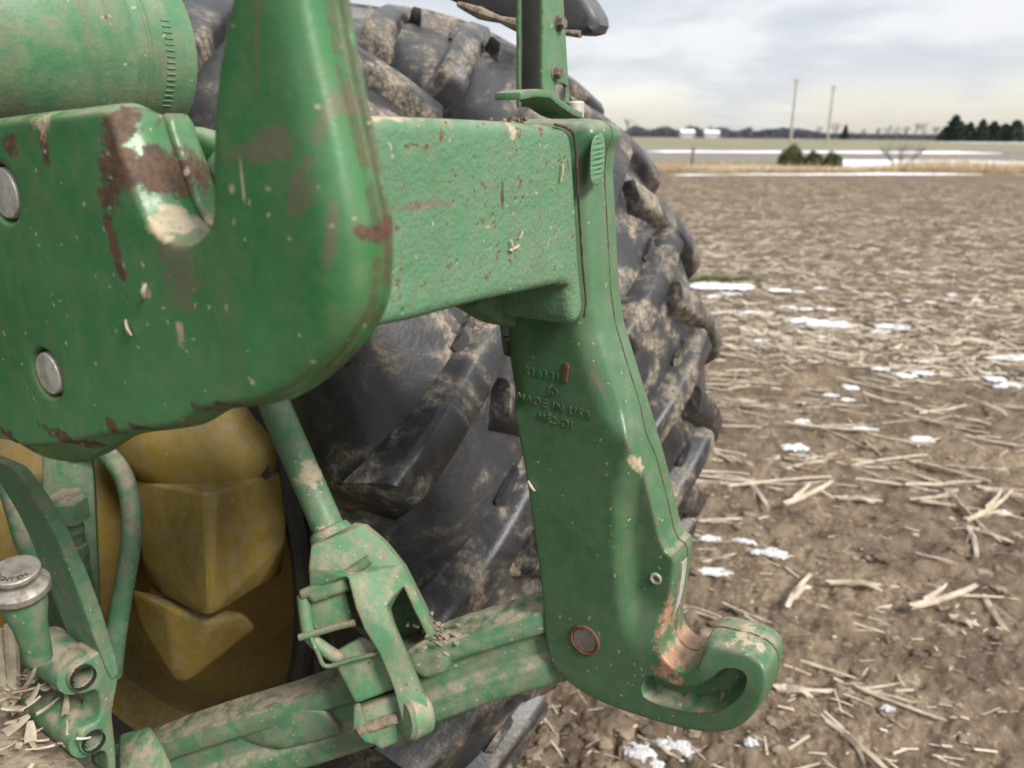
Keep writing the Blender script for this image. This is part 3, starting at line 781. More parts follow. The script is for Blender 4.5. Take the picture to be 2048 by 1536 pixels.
link('shading_transmission', hull([(-1.05, -.45, .45), (-1.05, .12, .45), (-1.05, -.45, 1.2), (-1.05, .12, 1.2), (-3.2, -.45, .5), (-3.2, .12, .5), (-3.2, -.45, 1.3), (-3.2, .12, 1.3)], .03), M['dingy'], tractor)  # rough body out of view, added to block sky light from the left
link('shading_cab_back', hull([(-1.0, -.95, 1.25), (-1.0, .45, 1.25), (-.92, -.95, 2.9), (-.92, .45, 2.9), (-2.6, -.95, 1.25), (-2.6, .45, 1.25), (-2.6, -.95, 2.9), (-2.6, .45, 2.9)], .05), M['dark'], tractor)  # rough cab added to block the sky; black stands in for shade there

# fender tail over the outer tyre
fo = [(-0.9686,1.7946),(-0.8679,1.7423),(-0.7913,1.7067),(-0.7681,1.6967),(-0.7183,1.6781),(-0.6488,1.6562),(-0.591,1.6453),(-0.5515,1.6397),(-0.5324,1.6411),(-0.526,1.6518),(-0.535,1.6714),(-0.561,1.701),(-0.6166,1.743),(-0.7687,1.8297)]
fe = sub('fender', tractor)
link('fender_side', casting(fo, 'l', 1.02, 1.07, rad=.010, ds=.012, grid=.03, it=1), M['fender'], fe)
mudp = [(-0.7588,1.6973),(-0.7182,1.6821),(-0.683,1.6709),(-0.6488,1.6607),(-0.6155,1.6546),(-0.5831,1.6487),(-0.5516,1.6435)]
mv = []
link('mud_crust', tube([(q[0], 1.022, q[1] - .004) for q in mudp], [.004, .009, .005, .010, .006, .004, .005], 9), M['dirt'], fe)
arm_d = [(-1.183,0.8681,1.6922),(-1.1458,0.9071,1.7305),(-1.1512,0.9154,1.7612),(-1.1884,0.8765,1.7229),(-1.2304,0.9029,1.6994),(-1.1917,0.9434,1.7393)]
link('fender_strut', hull(arm_d, .004), M['black'], tractor)

arc = [(AX[0] + 1.04 * math.cos(R_(a)), .18, AX[2] + 1.04 * math.sin(R_(a))) for a in range(57, 150, 8)]
link('shading_fender_arch', sweep(arc, [(-.46, -.004), (.46, -.004), (.46, .004), (-.46, .004)], (0, 0, 1)), M['black'], fe)  # unseen inner fender, added only to shade the hub from overhead sky
# big top-link barrel
tl = sub('top_link', tractor)
bc = (-.668, 0.0, 1.576)
collar_p = [(.384, 0.0543), (.384, 0.0675), (.387, 0.0701), (.397, 0.0706), (.3985, 0.0695), (.4005, 0.0695), (.402, 0.0710), (.436, 0.0715), (.441, 0.0701), (.443, 0.0572)]
link('collar', lathe(collar_p, bc, (0, 1, 0), 72, False), M['barrel'], tl)
link('sleeve', lathe([(.285, 0.0391), (.286, 0.0691), (.290, 0.0717), (.335, 0.0740), (.362, 0.0759), (.3645, 0.0778), (.378, 0.0782), (.3835, 0.0765), (.3838, 0.0325)], bc, (0, 1, 0), 72, False), M['barrel'], tl)
link('end_pin', lathe([(.44, .045), (.450, .045), (.453, .04), (.453, 0)], bc, (0, 1, 0), 32), M['steel'], tl)
link('inner_rod', lathe([(.02, .05), (.29, .05)], bc, (0, 1, 0), 32), M['dark'], tl)
for k in range(16):
    a = R_(-38 + k * 3.6)
    q = (bc[0] + .0715 * math.cos(a), .416, bc[2] + .0715 * math.sin(a))
    link('tick_mark', box(q, (.0010, .0075, .0012), Matrix.Rotation(-a, 4, 'Y'), .0003), M['barrel'], tl)

# lower link arm
A = Vector((-0.3674,0.622,0.9886)); Dp = Vector((-0.7709,0.4061,0.7736))
ll_ = sub('lower_link', tractor)
Iprof = [(-.026, .034), (-.024, .040), (.020, .040), (.024, .034), (.024, -.046), (-.024, -.048), (-.028, -.042), (-.028, -.020), (-.017, -.010), (-.016, .010), (-.026, .018)]
link('link_arm', bevelled(sweep([A + (Dp - A) * t + Vector((0, 0, .004 * math.sin(t * 9))) for t in (-.16, 0, .15, .3, .45, .6, .75, .9, 1.1, 1.5, 1.9)], Iprof), .003), M['link'], ll_)
link('link_boss', hull([(-0.4828,0.5283,0.9791),(-0.4637,0.5464,0.9939),(-0.4395,0.5611,0.9914),(-0.4334,0.5575,0.9718),(-0.4421,0.5462,0.957),(-0.4583,0.5333,0.9509),(-0.4728,0.5272,0.9595),(-0.5059,0.5536,0.9537),(-0.4859,0.5725,0.9691),(-0.4605,0.588,0.9666),(-0.4542,0.5842,0.946),(-0.4633,0.5724,0.9305),(-0.4803,0.5589,0.9241),(-0.4955,0.5525,0.9331)], .012, 4), M['link'], ll_)
link('link_shoulder', hull([(-0.6709,0.4425,0.8621),(-0.6134,0.4637,0.9016),(-0.5657,0.4857,0.8944),(-0.5422,0.4907,0.8676),(-0.6143,0.4568,0.8365),(-0.6744,0.4414,0.8325),(-0.7092,0.4687,0.8319),(-0.5836,0.5307,0.8462),(-0.6558,0.4876,0.7911)], .014, 4), M['link'], ll_)
link('link_bracket', hull([(-0.7463,0.3484,0.875),(-0.7024,0.3611,0.8991),(-0.6712,0.3546,0.8945),(-0.6379,0.3455,0.88),(-0.7045,0.3213,0.8643),(-0.7983,0.3727,0.8307),(-0.7693,0.3955,0.8409),(-0.7177,0.3887,0.8013),(-0.7722,0.3512,0.7958)], .004), M['lift'], ll_)
for i in range(46):
    q = Vector((-0.4662,0.5543,0.9958)) + Vector((random.gauss(0, .018), random.gauss(.004, .012), random.uniform(-.006, .003)))
    link('dirt_clod', lump(q, (random.uniform(.0015, .006), random.uniform(.0015, .005), random.uniform(.001, .003)), i, 1), M['dirt'], ll_)

# lift link: rod, fork, pin, spring clip
lk = sub('lift_link', tractor)
r0, r1 = Vector((-0.5687,0.5214,1.0899)), Vector((-0.6656,0.537,1.2288))
link('rod', tube([r0 + (r0 - r1) * .1, r0, r1, r1 + (r1 - r0) * 1.0], .0172, 24, True, 0), paint('green_paint_rod', dust=.3, film=.3, rust=.3, edge=0, cast=.25, speck=1.0, rough=.45, blotches=[('dust', (-0.5935,0.5216,1.1647), (.016, .03, .028), .4), ('dust', (-0.5621,0.5194,1.1061), (.02, .03, .006), .3), ('dust', (-0.6011,0.5206,1.1749), (.008, .03, .01), .2)]), lk)
def Zh(near, far, bev=.005): return hull(near + far, bev, 3)
def prism(front, back, bev=.005):
    tri = geometry.tessellate_polygon([[Vector(p) for p in front]]); n = len(front)
    F = [list(t) for t in tri] + [[q + n for q in reversed(t)] for t in tri] + [[i, (i + 1) % n, n + (i + 1) % n, n + i] for i in range(n)]
    bm = bmesh.new(); vs = [bm.verts.new(p) for p in list(front) + list(back)]
    for f in F: bm.faces.new([vs[q] for q in f])
    bmesh.ops.recalc_face_normals(bm, faces=bm.faces)
    es = [e for e in bm.edges if len(e.link_faces) == 2 and e.calc_face_angle() > R_(38)]
    bmesh.ops.bevel(bm, geom=es, offset=bev, segments=3, profile=.55, affect='EDGES', clamp_overlap=True)
    return bm_mesh(bm, True, 42)
yf = [(-0.5643,0.4857,1.1035),(-0.5497,0.5046,1.1117),(-0.5394,0.5264,1.1184),(-0.5339,0.5347,1.1146),(-0.5137,0.5411,1.0971),(-0.4923,0.5456,1.0728),(-0.4741,0.5529,1.0282),(-0.459,0.5596,0.9877),(-0.4665,0.5514,0.9857),(-0.4771,0.544,1.0202),(-0.4844,0.5351,1.0549),(-0.4839,0.5193,1.0521),(-0.4833,0.5078,1.0472),(-0.4731,0.5029,1.0367),(-0.4576,0.5011,1.0124),(-0.4424,0.5002,0.9845),(-0.4291,0.4999,0.9613),(-0.4224,0.4971,0.9427),(-0.4234,0.4911,0.9287),(-0.4312,0.4829,0.9206),(-0.4418,0.4791,0.9287),(-0.4482,0.4813,0.945),(-0.4584,0.4845,0.9706),(-0.4768,0.4859,1.0054),(-0.493,0.4839,1.0275),(-0.505,0.4846,1.0496),(-0.5177,0.4884,1.0809),(-0.543,0.4767,1.0672),(-0.5562,0.472,1.0609),(-0.5619,0.4775,1.0816)]
yb = [(-0.5986,0.5221,1.077),(-0.5904,0.5419,1.0822),(-0.5789,0.5649,1.0897),(-0.5737,0.5784,1.0834),(-0.5507,0.586,1.0645),(-0.5277,0.5909,1.0384),(-0.5075,0.5982,0.9907),(-0.486,0.5983,0.955),(-0.4935,0.592,0.951),(-0.5069,0.5842,0.986),(-0.5113,0.5707,1.0234),(-0.5073,0.5487,1.0246),(-0.5044,0.5364,1.0204),(-0.4953,0.5315,1.0086),(-0.4815,0.531,0.984),(-0.4655,0.5301,0.9546),(-0.452,0.5293,0.93),(-0.4453,0.5261,0.9104),(-0.4469,0.5196,0.8961),(-0.4549,0.5114,0.8883),(-0.465,0.5081,0.8969),(-0.4711,0.5104,0.9128),(-0.4819,0.5137,0.9398),(-0.4996,0.5164,0.9767),(-0.5156,0.515,1.0),(-0.5316,0.5188,1.0204),(-0.5504,0.5298,1.0483),(-0.5808,0.5166,1.0328),(-0.5912,0.5084,1.029),(-0.597,0.5134,1.0517)]
link('yoke', prism(yf, yb), M['lift'], lk)
r2 = r0 + (r1 - r0) * .02
link('rod_collar', lathe([(-.012, .024), (.006, .0235), (.012, .0205), (.013, .017)], r2, (r1 - r0), 28, False), M['lift'], lk)
link('yoke_web', Zh([(-0.5568,0.5762,1.0331),(-0.5272,0.5914,1.0226),(-0.4857,0.5935,0.9581),(-0.5179,0.567,0.9436),(-0.5429,0.5649,0.9805)], [(-0.5631,0.5826,1.0278),(-0.5331,0.598,1.0171),(-0.4911,0.6001,0.9519),(-0.5237,0.5733,0.9373),(-0.549,0.5712,0.9745)], .001), M['lift'], lk)
bo_ = (-0.441,0.4957,0.9379)
link('tine_eye', lathe([(-.012, .020), (.010, .022), (.014, .018), (.015, .0)], bo_, (-.35, -.9, .15), 28), M['lift'], lk)
link('side_plate', Zh([(-0.5683,0.4715,1.0506),(-0.5351,0.4987,1.0654),(-0.516,0.4932,1.0188),(-0.5464,0.471,1.0124),(-0.5597,0.4662,1.0224)], [(-0.608,0.5057,1.0178),(-0.5733,0.5343,1.0336),(-0.5528,0.5284,0.9837),(-0.5855,0.5047,0.9773)], .004), M['lift'], lk)
for pth, rad in (([(-0.5634,0.4674,1.0545),(-0.5478,0.4809,1.0633),(-0.5296,0.4963,1.0728),(-0.5107,0.515,1.0893)], .0055), ([(-0.5659,0.4707,1.051),(-0.5602,0.4665,1.0307),(-0.5529,0.4635,1.0105),(-0.538,0.4681,0.9974),(-0.5214,0.4748,0.9867)], .0070)):
    link('fork_rib', tube(pth, rad, 10), M['lift'], lk)
for pth, rad in (([(-0.5551,0.4513,1.015),(-0.5385,0.4643,1.0207),(-0.5209,0.478,1.0268),(-0.509,0.4869,1.0296)], .0038), ([(-0.5448,0.4581,1.0155),(-0.5357,0.4577,0.999),(-0.5267,0.4589,0.9868),(-0.5067,0.4743,0.9931),(-0.4811,0.4939,1.0009)], .0024)):
    link('spring_clip', tube(pth, rad, 10), M['lift'], lk)
link('adjuster_block', Zh([(-0.5343,0.4707,0.9914),(-0.5082,0.4951,1.0105),(-0.485,0.5055,0.9985),(-0.4634,0.5044,0.9591),(-0.5023,0.4722,0.9412)], [(-0.5777,0.5301,0.9325),(-0.5395,0.558,0.9404),(-0.5178,0.5578,0.9034),(-0.5581,0.5255,0.8875)], .004), M['lift'], lk)
link('saddle', Zh([(-0.4971,0.4668,0.9414),(-0.4613,0.4961,0.9568),(-0.4535,0.4979,0.9485),(-0.4404,0.4937,0.9153),(-0.4681,0.47,0.9007),(-0.4863,0.4639,0.9153)], [(-0.5201,0.4891,0.9241),(-0.4826,0.5196,0.9401),(-0.4741,0.5209,0.929),(-0.46,0.5158,0.892),(-0.4889,0.4913,0.8771),(-0.5127,0.4825,0.8944)], .004), M['lift'], lk)
link('cross_pin', tube([(-0.4891,0.4621,0.922),(-0.457,0.4878,0.9345)], .0058, 14), M['dirt'], lk)
link('shoulder_block', Zh([(-0.5612,0.4647,1.0602),(-0.5273,0.4933,1.0771),(-0.5179,0.4938,1.0625),(-0.5492,0.468,1.0484)], [(-0.606,0.5092,1.0234),(-0.5717,0.5378,1.04),(-0.5593,0.5385,1.0208),(-0.5932,0.5116,1.008)], .005), M['lift'], lk)
link('saddle_ear', hull([(-0.4965,0.4641,0.9496),(-0.4911,0.4684,0.9515),(-0.487,0.4676,0.9426),(-0.4881,0.4592,0.9226),(-0.4713,0.4652,0.9096),(-0.48,0.4604,0.912),(-0.4928,0.4575,0.9261),(-0.509,0.4757,0.9356),(-0.5033,0.4801,0.9375),(-0.4992,0.4793,0.9284),(-0.5003,0.4707,0.9079),(-0.483,0.4768,0.8946),(-0.492,0.4719,0.897),(-0.5051,0.4689,0.9115)], .003), M['lift'], lk)

# rear casting with the two drilled bosses, hoses, plug, filler cap, drawbar
rc = sub('rear_casting', tractor)
bo1, bo2 = (0.3037,1.0019), (0.3014,0.9261)
bk = [(0.3121,1.0172),(0.3189,1.0193),(0.3296,1.0169),(0.333,1.0056),(0.3373,0.9856),(0.336,0.9729),(0.3307,0.9609),(0.3247,0.9435),(0.323,0.9228),(0.322,0.9033),(0.3168,0.8663),(0.3092,0.8727),(0.3128,0.9004),(0.3069,0.9096),(0.3003,0.9094),(0.2928,0.9139),(0.2886,0.9246),(0.2891,0.9368),(0.2948,0.946),(0.303,0.9448),(0.3098,0.9446),(0.315,0.9525),(0.3164,0.9738),(0.3125,0.9813),(0.306,0.9815),(0.2986,0.9846),(0.2918,0.9946),(0.2915,1.0059),(0.2961,1.0147),(0.3036,1.018)]
link('boss_plate', casting(bk, 'r', -.70, -.735, rad=.003, ds=.004, grid=.012, it=1, holes=[circ(bo1, .0115, 28), circ(bo2, .0105, 28)]), M['dingy'], rc)
for c, ri, ro, ln in ((bo1, .0116, .0205, .075), (bo2, .0106, .0200, .11)):
    link('boss_tube', lathe([(-.004, ri), (.075, ri * .98), (.075, 0)], (-.70, c[0], c[1]), (-1, .05, 0), 28, False), M['dark'], rc)
    link('boss_barrel', lathe([(.008, ri + .001), (.008, ro), (ln, ro * 1.15), (ln, 0)], (-.70, c[0], c[1]), (-1, .05, .0), 32, False), M['dingy'], rc)
am = [(0.2805,1.2372),(0.2853,1.2235),(0.3014,1.1699),(0.3082,1.1339),(0.3141,1.0865),(0.3203,1.0359),(0.3276,0.9843),(0.3329,0.9777),(0.3383,0.9906),(0.3334,1.0501),(0.3275,1.0987),(0.3199,1.1415),(0.3149,1.1638),(0.3077,1.1925),(0.2966,1.223),(0.2906,1.2359)]
link('curved_arm', casting(am, 'r', -.697, -.76, rad=.002, ds=.006, grid=.01, it=1), M['dingy'], rc)
hs_ = sub('hydraulic_lines', tractor)
link('hose', tube([(-0.9764,0.4682,1.1185),(-0.9487,0.477,1.1273),(-0.9201,0.4811,1.1222),(-0.8904,0.4795,1.1005),(-0.8677,0.4697,1.0694),(-0.8515,0.4537,1.0331),(-0.85,0.4401,0.9952),(-0.849,0.4251,0.9544),(-0.8469,0.4107,0.9136),(-0.8528,0.4034,0.8719)], .0118, 14), M['dingy'], hs_)
link('hose', tube([(-1.039,0.3996,1.1113),(-1.0221,0.4026,1.0903),(-0.9949,0.3956,1.0588),(-0.9701,0.3885,1.0311),(-0.9535,0.389,1.0045)], .0130, 14), M['dingy'], hs_)
link('hose', tube([(-0.967,0.3814,1.0075),(-0.9456,0.369,0.9719),(-0.9312,0.3627,0.9311),(-0.9102,0.3617,0.8931)], .0150, 14), M['dingy'], hs_)
link('valve_block', hull([(-1.0116,0.4453,1.1185),(-0.9574,0.4805,1.1185),(-0.9175,0.4367,0.9374),(-0.9029,0.4202,0.8699),(-0.9326,0.4008,0.8699),(-1.0013,0.4295,1.0602),(-1.1133,0.4908,1.0828),(-1.0508,0.5314,1.0828),(-0.9932,0.4622,0.8059),(-1.0557,0.4216,0.8059)], .004), M['dingy'], hs_)
hp = Vector((-0.899,0.4127,1.0717))
link('hex_plug', hexbolt(hp, (.12, -.05, 1), .0215, .031, False), M['dingy'], hs_)
link('plug_stem', lathe([(.0, .0125), (-.006, .0125), (-.008, .0115), (-.018, .0130), (-.021, .0115), (-.036, .0115), (-.038, .0130), (-.06, .0125), (-.064, .011), (-.13, .011)], hp, (.12, -.05, 1), 24), M['dingy'], hs_)
cpz = Vector((-0.63,0.2401,1.1786)); cax = Vector((.18, -.1, 1)).normalized()
fc = sub('filler_cap', tractor)
link('cap_disc', lathe([(-.006, .0), (-.006, .0165), (-.004, .0178), (-.001, .0178), (.0, .0168), (.0, .0)], cpz, cax, 36), M['capm'], fc)
link('cap_collar', lathe([(-.006, .013), (-.012, .0135), (-.0145, .0205), (-.0165, .0222), (-.022, .0222), (-.0245, .0205), (-.026, .017)], cpz, cax, 36), M['capm'], fc)
link('cap_neck', lathe([(-.025, .0172), (-.04, .0168), (-.06, .0130), (-.10, .0105)], cpz, cax, 28), M['dingy'], fc)
xa, ya, za = frame(cax)
rgt = Vector((math.cos(AZ), math.sin(AZ), 0)); rgt = (rgt - cax * rgt.dot(cax)).normalized()
for i, chx in enumerate('TIGHTEN'):
    a = R_(128 - 24 * i + 30); u = rgt; v = cax.cross(u)
    # letters run round the rim and read from the far side
    a = R_(-150 + 20 * i); c_ = cpz + (u * math.cos(a) + v * math.sin(a)) * .0125
    t_ = (-u * math.sin(a) + v * math.cos(a)); n_ = cax.cross(t_)
    mt = Matrix(((t_.x, n_.x, cax.x, c_.x + cax.x * .0001), (t_.y, n_.y, cax.y, c_.y + cax.y * .0001), (t_.z, n_.z, cax.z, c_.z + cax.z * .0001), (0, 0, 0, 1)))
    link('raised_lettering', text_mesh(chx, .0062, .0005, mt), M['black'], fc)
db = sub('drawbar', tractor)
link('bar', hull([(-0.8266,0.2457,0.939),(-0.8093,0.297,0.913),(-0.734,0.2926,0.9046),(-0.6349,0.2817,0.9046),(-0.6627,0.173,0.9295),(-0.9093,0.2702,0.8819),(-0.8844,0.3222,0.8449),(-0.7,0.3067,0.819)], .004), M['dirt'], db)
for i in range(26):
    q = Vector((-0.8189,0.2968,0.9285)) + Vector((random.gauss(0, .022), random.gauss(0, .02), random.gauss(0, .010)))
    link('dirt_clod', lump(q, (random.uniform(.006, .02), random.uniform(.006, .018), random.uniform(.004, .012)), i + 40, 2), M['dirt'], db)
hv, hf = [], []
for i in range(90):
    base = [Vector((-0.7821,0.286,0.9684)), Vector((-0.7503,0.2646,0.9245))][i % 3 == 0]
    q = base + Vector((random.gauss(0, .03), random.gauss(0, .025), random.gauss(.004, .008)))
    a = random.uniform(0, 6.28); L_ = random.uniform(.008, .034); w = random.uniform(.0015, .006); e = random.uniform(-.3, .6)
    d = Vector((math.cos(a) * math.cos(e), math.sin(a) * math.cos(e), math.sin(e))); s_ = d.cross(Vector((random.uniform(-.4, .4), random.uniform(-.4, .4), 1))).normalized()
    b0 = len(hv); up_ = s_.cross(d)
    for t in (0, .33, .66, 1):
        for sd in (-1, 0, 1): hv.append(q + d * L_ * t + s_ * w * sd * (1 - .5 * t * t) + up_ * (.25 * L_ * t * t + (.0012 if sd == 0 else 0)))
    for t in range(3):
        for sd in range(2): hf.append([b0 + t * 3 + sd, b0 + t * 3 + sd + 1, b0 + t * 3 + sd + 4, b0 + t * 3 + sd + 3])
tag(link('husk_litter', mesh_from(hv, hf), M['husk'], db), kind='stuff')
for k, (p0, p1, w) in enumerate((((-0.7874,0.2848,1.0394), (-0.7911,0.2744,0.9537), .006), ((-0.7477,0.2858,1.0077), (-0.7787,0.2736,0.9631), .0022), ((-0.7971,0.2767,1.0347), (-0.7981,0.268,0.9488), .005))):
    link('straw', tube([p0, (Vector(p0) + Vector(p1)) / 2 + Vector((.002, 0, 0)), p1], [w, w * 1.1, w * .8], 8), M['husk'], db)

# ------------------------------------------------------------------ the field and what lies beyond it
FIELD_END = 31.5
def ground_z(X, Y):
    X = np.asarray(X, float); Y = np.asarray(Y, float)
    d = np.hypot(X, Y)
    f = 1 - sstep((d - 27) / 6)
    u, v = X * .94 + Y * .34, -X * .34 + Y * .94
    h = .050 * fbm(X * 1.1, Y * 1.1, 3, 1) + .075 * fbm(u * 4.5, v * 8.5, 4, 5) + .075 * np.abs(fbm(X * 13, Y * 13, 3, 9)) + .034 * np.abs(fbm(X * 34, Y * 34, 2, 11)) + .014 * fbm(X * 80, Y * 80, 2, 13)
    far = -.0105 * X * sstep((d - 35) / 160)
    return h * f + far - .03 * f


def build_ground():
    radii = list(np.geomspace(.5, 33, 560)) + list(np.geomspace(34, 5200, 70))
    ang = np.concatenate([np.linspace(-62, 62, 760), np.linspace(64, 296, 60)])
    A_, Rr = np.meshgrid(np.radians(ang), np.array(radii))
    X = Rr * np.sin(A_); Y = Rr * np.cos(A_); Z = ground_z(X, Y)
    n = len(ang); m = len(radii)
    V = np.stack([X, Y, Z], -1).reshape(-1, 3)
    i, j = np.meshgrid(np.arange(m - 1), np.arange(n), indexing='ij'); j2 = (j + 1) % n
    Q = np.stack([i * n + j, i * n + j2, (i + 1) * n + j2, (i + 1) * n + j], -1).reshape(-1, 4)
    me = bpy.data.meshes.new('ground')
    V = np.vstack([V, [[0, 0, 0]]])
    T = np.stack([np.full(n, len(V) - 1), (np.arange(n) + 1) % n, np.arange(n)], 1)
    me.vertices.add(len(V)); me.vertices.foreach_set('co', V.ravel())
    nl = Q.size + T.size; me.loops.add(nl); me.loops.foreach_set('vertex_index', np.concatenate([Q.ravel(), T.ravel()]))
    np_ = len(Q) + len(T); me.polygons.add(np_)
    st = np.concatenate([np.arange(len(Q)) * 4, Q.size + np.arange(len(T)) * 3]); me.polygons.foreach_set('loop_start', st)
    me.update(calc_edges=True); me.validate(); me.shade_smooth()
    if me.polygons[0].normal.z < 0: me.flip_normals()
    return me


def ground_mat():
    m, g, b = new_mat('field_soil'); P = g.n('ShaderNodeTexCoord').outputs['Object']
    sep = g.n('ShaderNodeSeparateXYZ', {0: P}); y = sep.outputs[1]
    d = g.n('ShaderNodeVectorMath', {0: P}, operation='LENGTH').outputs[1]
    n1 = g.noise(P, 1.3, 5, .6); n2 = g.noise(P, 9, 6, .62); n3 = g.noise(P, 60, 5, .62); n4 = g.noise(P, .12, 3)
    soil = g.mix(g.ramp(n2, .36, .66), (.092, .066, .045), (.180, .136, .094))
    tan = g.math('MULTIPLY', g.ramp(g.math('ADD', g.math('MULTIPLY', n1, .5), g.math('MULTIPLY', n3, .5)), .50, .62), .75)
    soil = g.mix(tan, soil, (.28, .215, .145))
    soil = g.mix(g.ramp(n3, .62, .70, 0, .6), soil, (.36, .30, .21))
    grn = g.math('MULTIPLY', g.ramp(g.noise(P, .55, 4), .60, .70), g.ramp(n2, .45, .6, 0, .5))
    soil = g.mix(grn, soil, (.10, .125, .045))
    # beyond the field: verge, road, pasture
    w = g.math('ADD', y, g.math('MULTIPLY', g.math('SUBTRACT', g.noise(P, .25, 4), .5), 9.0))
    verge = g.mix(g.ramp(n1, .4, .6), (.21, .165, .085), (.14, .15, .06))
    past = g.mix(g.ramp(g.noise(P, .05, 5), .4, .6), (.17, .165, .10), (.23, .205, .14))
    col = g.mix(g.ramp(w, 31, 33), soil, verge)
    col = g.mix(g.ramp(w, 44, 47), col, (.19, .165, .14))
    col = g.mix(g.ramp(y, 62, 66), col, (.155, .155, .16))
    col = g.mix(g.ramp(y, 76, 80), col, past)
    setin(g, b, Base_Color=col, Roughness=.95, Specular_IOR_Level=.2)
    hh_ = g.math('ADD', g.math('MULTIPLY', n2, .6), g.math('MULTIPLY', n3, .55))
    bump(g, b, hh_, .9, .02)
    return m


ground = tag(link('ground', build_ground(), ground_mat()), kind='structure')


def veg(name, c1, c2, rough=.8, scale=3.0):
    m, g, b = new_mat(name)
    P = g.n('ShaderNodeTexCoord').outputs['Object']; rnd = g.n('ShaderNodeObjectInfo').outputs['Random']
    f = g.math('ADD', g.math('MULTIPLY', g.ramp(g.noise(P, scale, 5, .65), .3, .7), .7), g.math('MULTIPLY', rnd, .3))
    setin(g, b, Base_Color=g.mix(f, c1, c2), Roughness=rough, Specular_IOR_Level=.3)
    return m


M['stalk'] = veg('corn_stalk', (.26, .205, .145), (.54, .465, .36), .65, 22)
M['chaff'] = veg('corn_chaff', (.22, .175, .12), (.58, .50, .385), .8, 6)
M['bark'] = veg('bark', (.10, .085, .075), (.18, .16, .145), .9, 4)
M['conifer'] = veg('conifer_needles', (.016, .030, .022), (.040, .062, .042), .8, .6)
M['shrub'] = veg('shrub_leaves', (.050, .055, .020), (.115, .105, .038), .8, 4)
M['drygrass'] = veg('dry_grass', (.34, .25, .14), (.56, .43, .27), .85, .4)
M['grass'] = veg('green_grass', (.06, .10, .02), (.12, .16, .04), .85, 5)
M['twig'] = veg('bare_twigs', (.10, .09, .095), (.17, .15, .15), .9, .4)
m_, g_, b_ = new_mat('snow'); P_ = g_.n('ShaderNodeTexCoord').outputs['Object']
setin(g_, b_, Base_Color=g_.mix(g_.ramp(g_.noise(P_, 6, 6, .7), .30, .56), (.36, .34, .32), (.80, .81, .83)), Roughness=.75); bump(g_, b_, g_.noise(P_, 70, 5, .65), .6, .01)
M['snow'] = m_
M['white'] = plain('white_siding', (.42, .43, .45), (.48, .48, .49), 1, .7, 0)
M['roofm'] = plain('grey_shingles', (.16, .16, .17), (.22, .22, .23), 1, .8, 0)
M['pole'] = plain('weathered_pole', (.30, .27, .22), (.40, .37, .31), 2, .85, 0)


# corn stalks --------------------------------------------------------------
def stalk_mesh(seed, L_=.34, r=.0115):
    rng = random.Random(seed); n = 8; st = 15; V, F = [], []
    bend = rng.uniform(-.04, .04); node = [rng.uniform(.12, .3), rng.uniform(.5, .75)]
    for i in range(st):
        t = i / (st - 1); x = (t - .5) * L_
        rad = r * (1.1 - .35 * t) * (1 + sum(.28 * math.exp(-((t - q) / .022) ** 2) for q in node))
        for k in range(n):
            a = 2 * math.pi * k / n; rr = rad * (1 + rng.uniform(-.10, .10)) * (1 - .18 * (k == 2))
            jag = rng.uniform(-.012, .012) if i in (0, st - 1) else 0
            V.append((x + jag, bend * (t - .5) ** 2 * 4 * L_ + rr * math.cos(a), rr * math.sin(a)))
    for i in range(st - 1):
        for k in range(n): F.append([i * n + k, i * n + (k + 1) % n, (i + 1) * n + (k + 1) % n, (i + 1) * n + k])
    F += [list(range(n))[::-1], [(st - 1) * n + k for k in range(n)]]
    # a torn leaf sheath
    for q in range(rng.choice([0, 1, 1, 2])):
        b0 = len(V); x0 = rng.uniform(-.3, .1) * L_; ll = rng.uniform(.3, .6) * L_; w = rng.uniform(.006, .014); sd = rng.choice([-1, 1])
        for i in range(6):
            t = i / 5
            for s_ in (-1, 1): V.append((x0 + ll * t, sd * (r * .9 + .10 * L_ * t * t) + s_ * w * (1 - t * .8), r * .7 + .02 * math.sin(t * 3) + s_ * .003))
        for i in range(5): F.append([b0 + 2 * i, b0 + 2 * i + 1, b0 + 2 * i + 3, b0 + 2 * i + 2])
    me = mesh_from(V, F, angle=50); me.materials.append(M['stalk']); return me


stalks = [stalk_mesh(k, L_, r) for k, (L_, r) in enumerate(((.34, .0125), (.26, .0110), (.42, .0115), (.20, .0120), (.30, .0095), (.16, .0105), (.24, .0085)))]
LENS = (.34, .26, .42, .20, .30, .16, .24)
STALK_LABEL = 'pale broken corn stalk lying on the brown field soil among many alike'
STALK_GROUP = 'corn stalks littering the field'
def put_stalk(x, y, yaw, k, sc=1.0, lift=.0, pitch=0.0, label=STALK_LABEL, group=STALK_GROUP):
    o = bpy.data.objects.new('corn_stalk', stalks[k]); COL.objects.link(o)
    o.location = (x, y, float(ground_z(x, y)) + .008 + lift); o.rotation_euler = (random.uniform(0, 6.28), pitch, yaw); o.scale = (sc, sc * .66, sc * .6)
    o.rotation_mode = 'XYZ'
    tag(o, label, 'corn stalk', group); return o
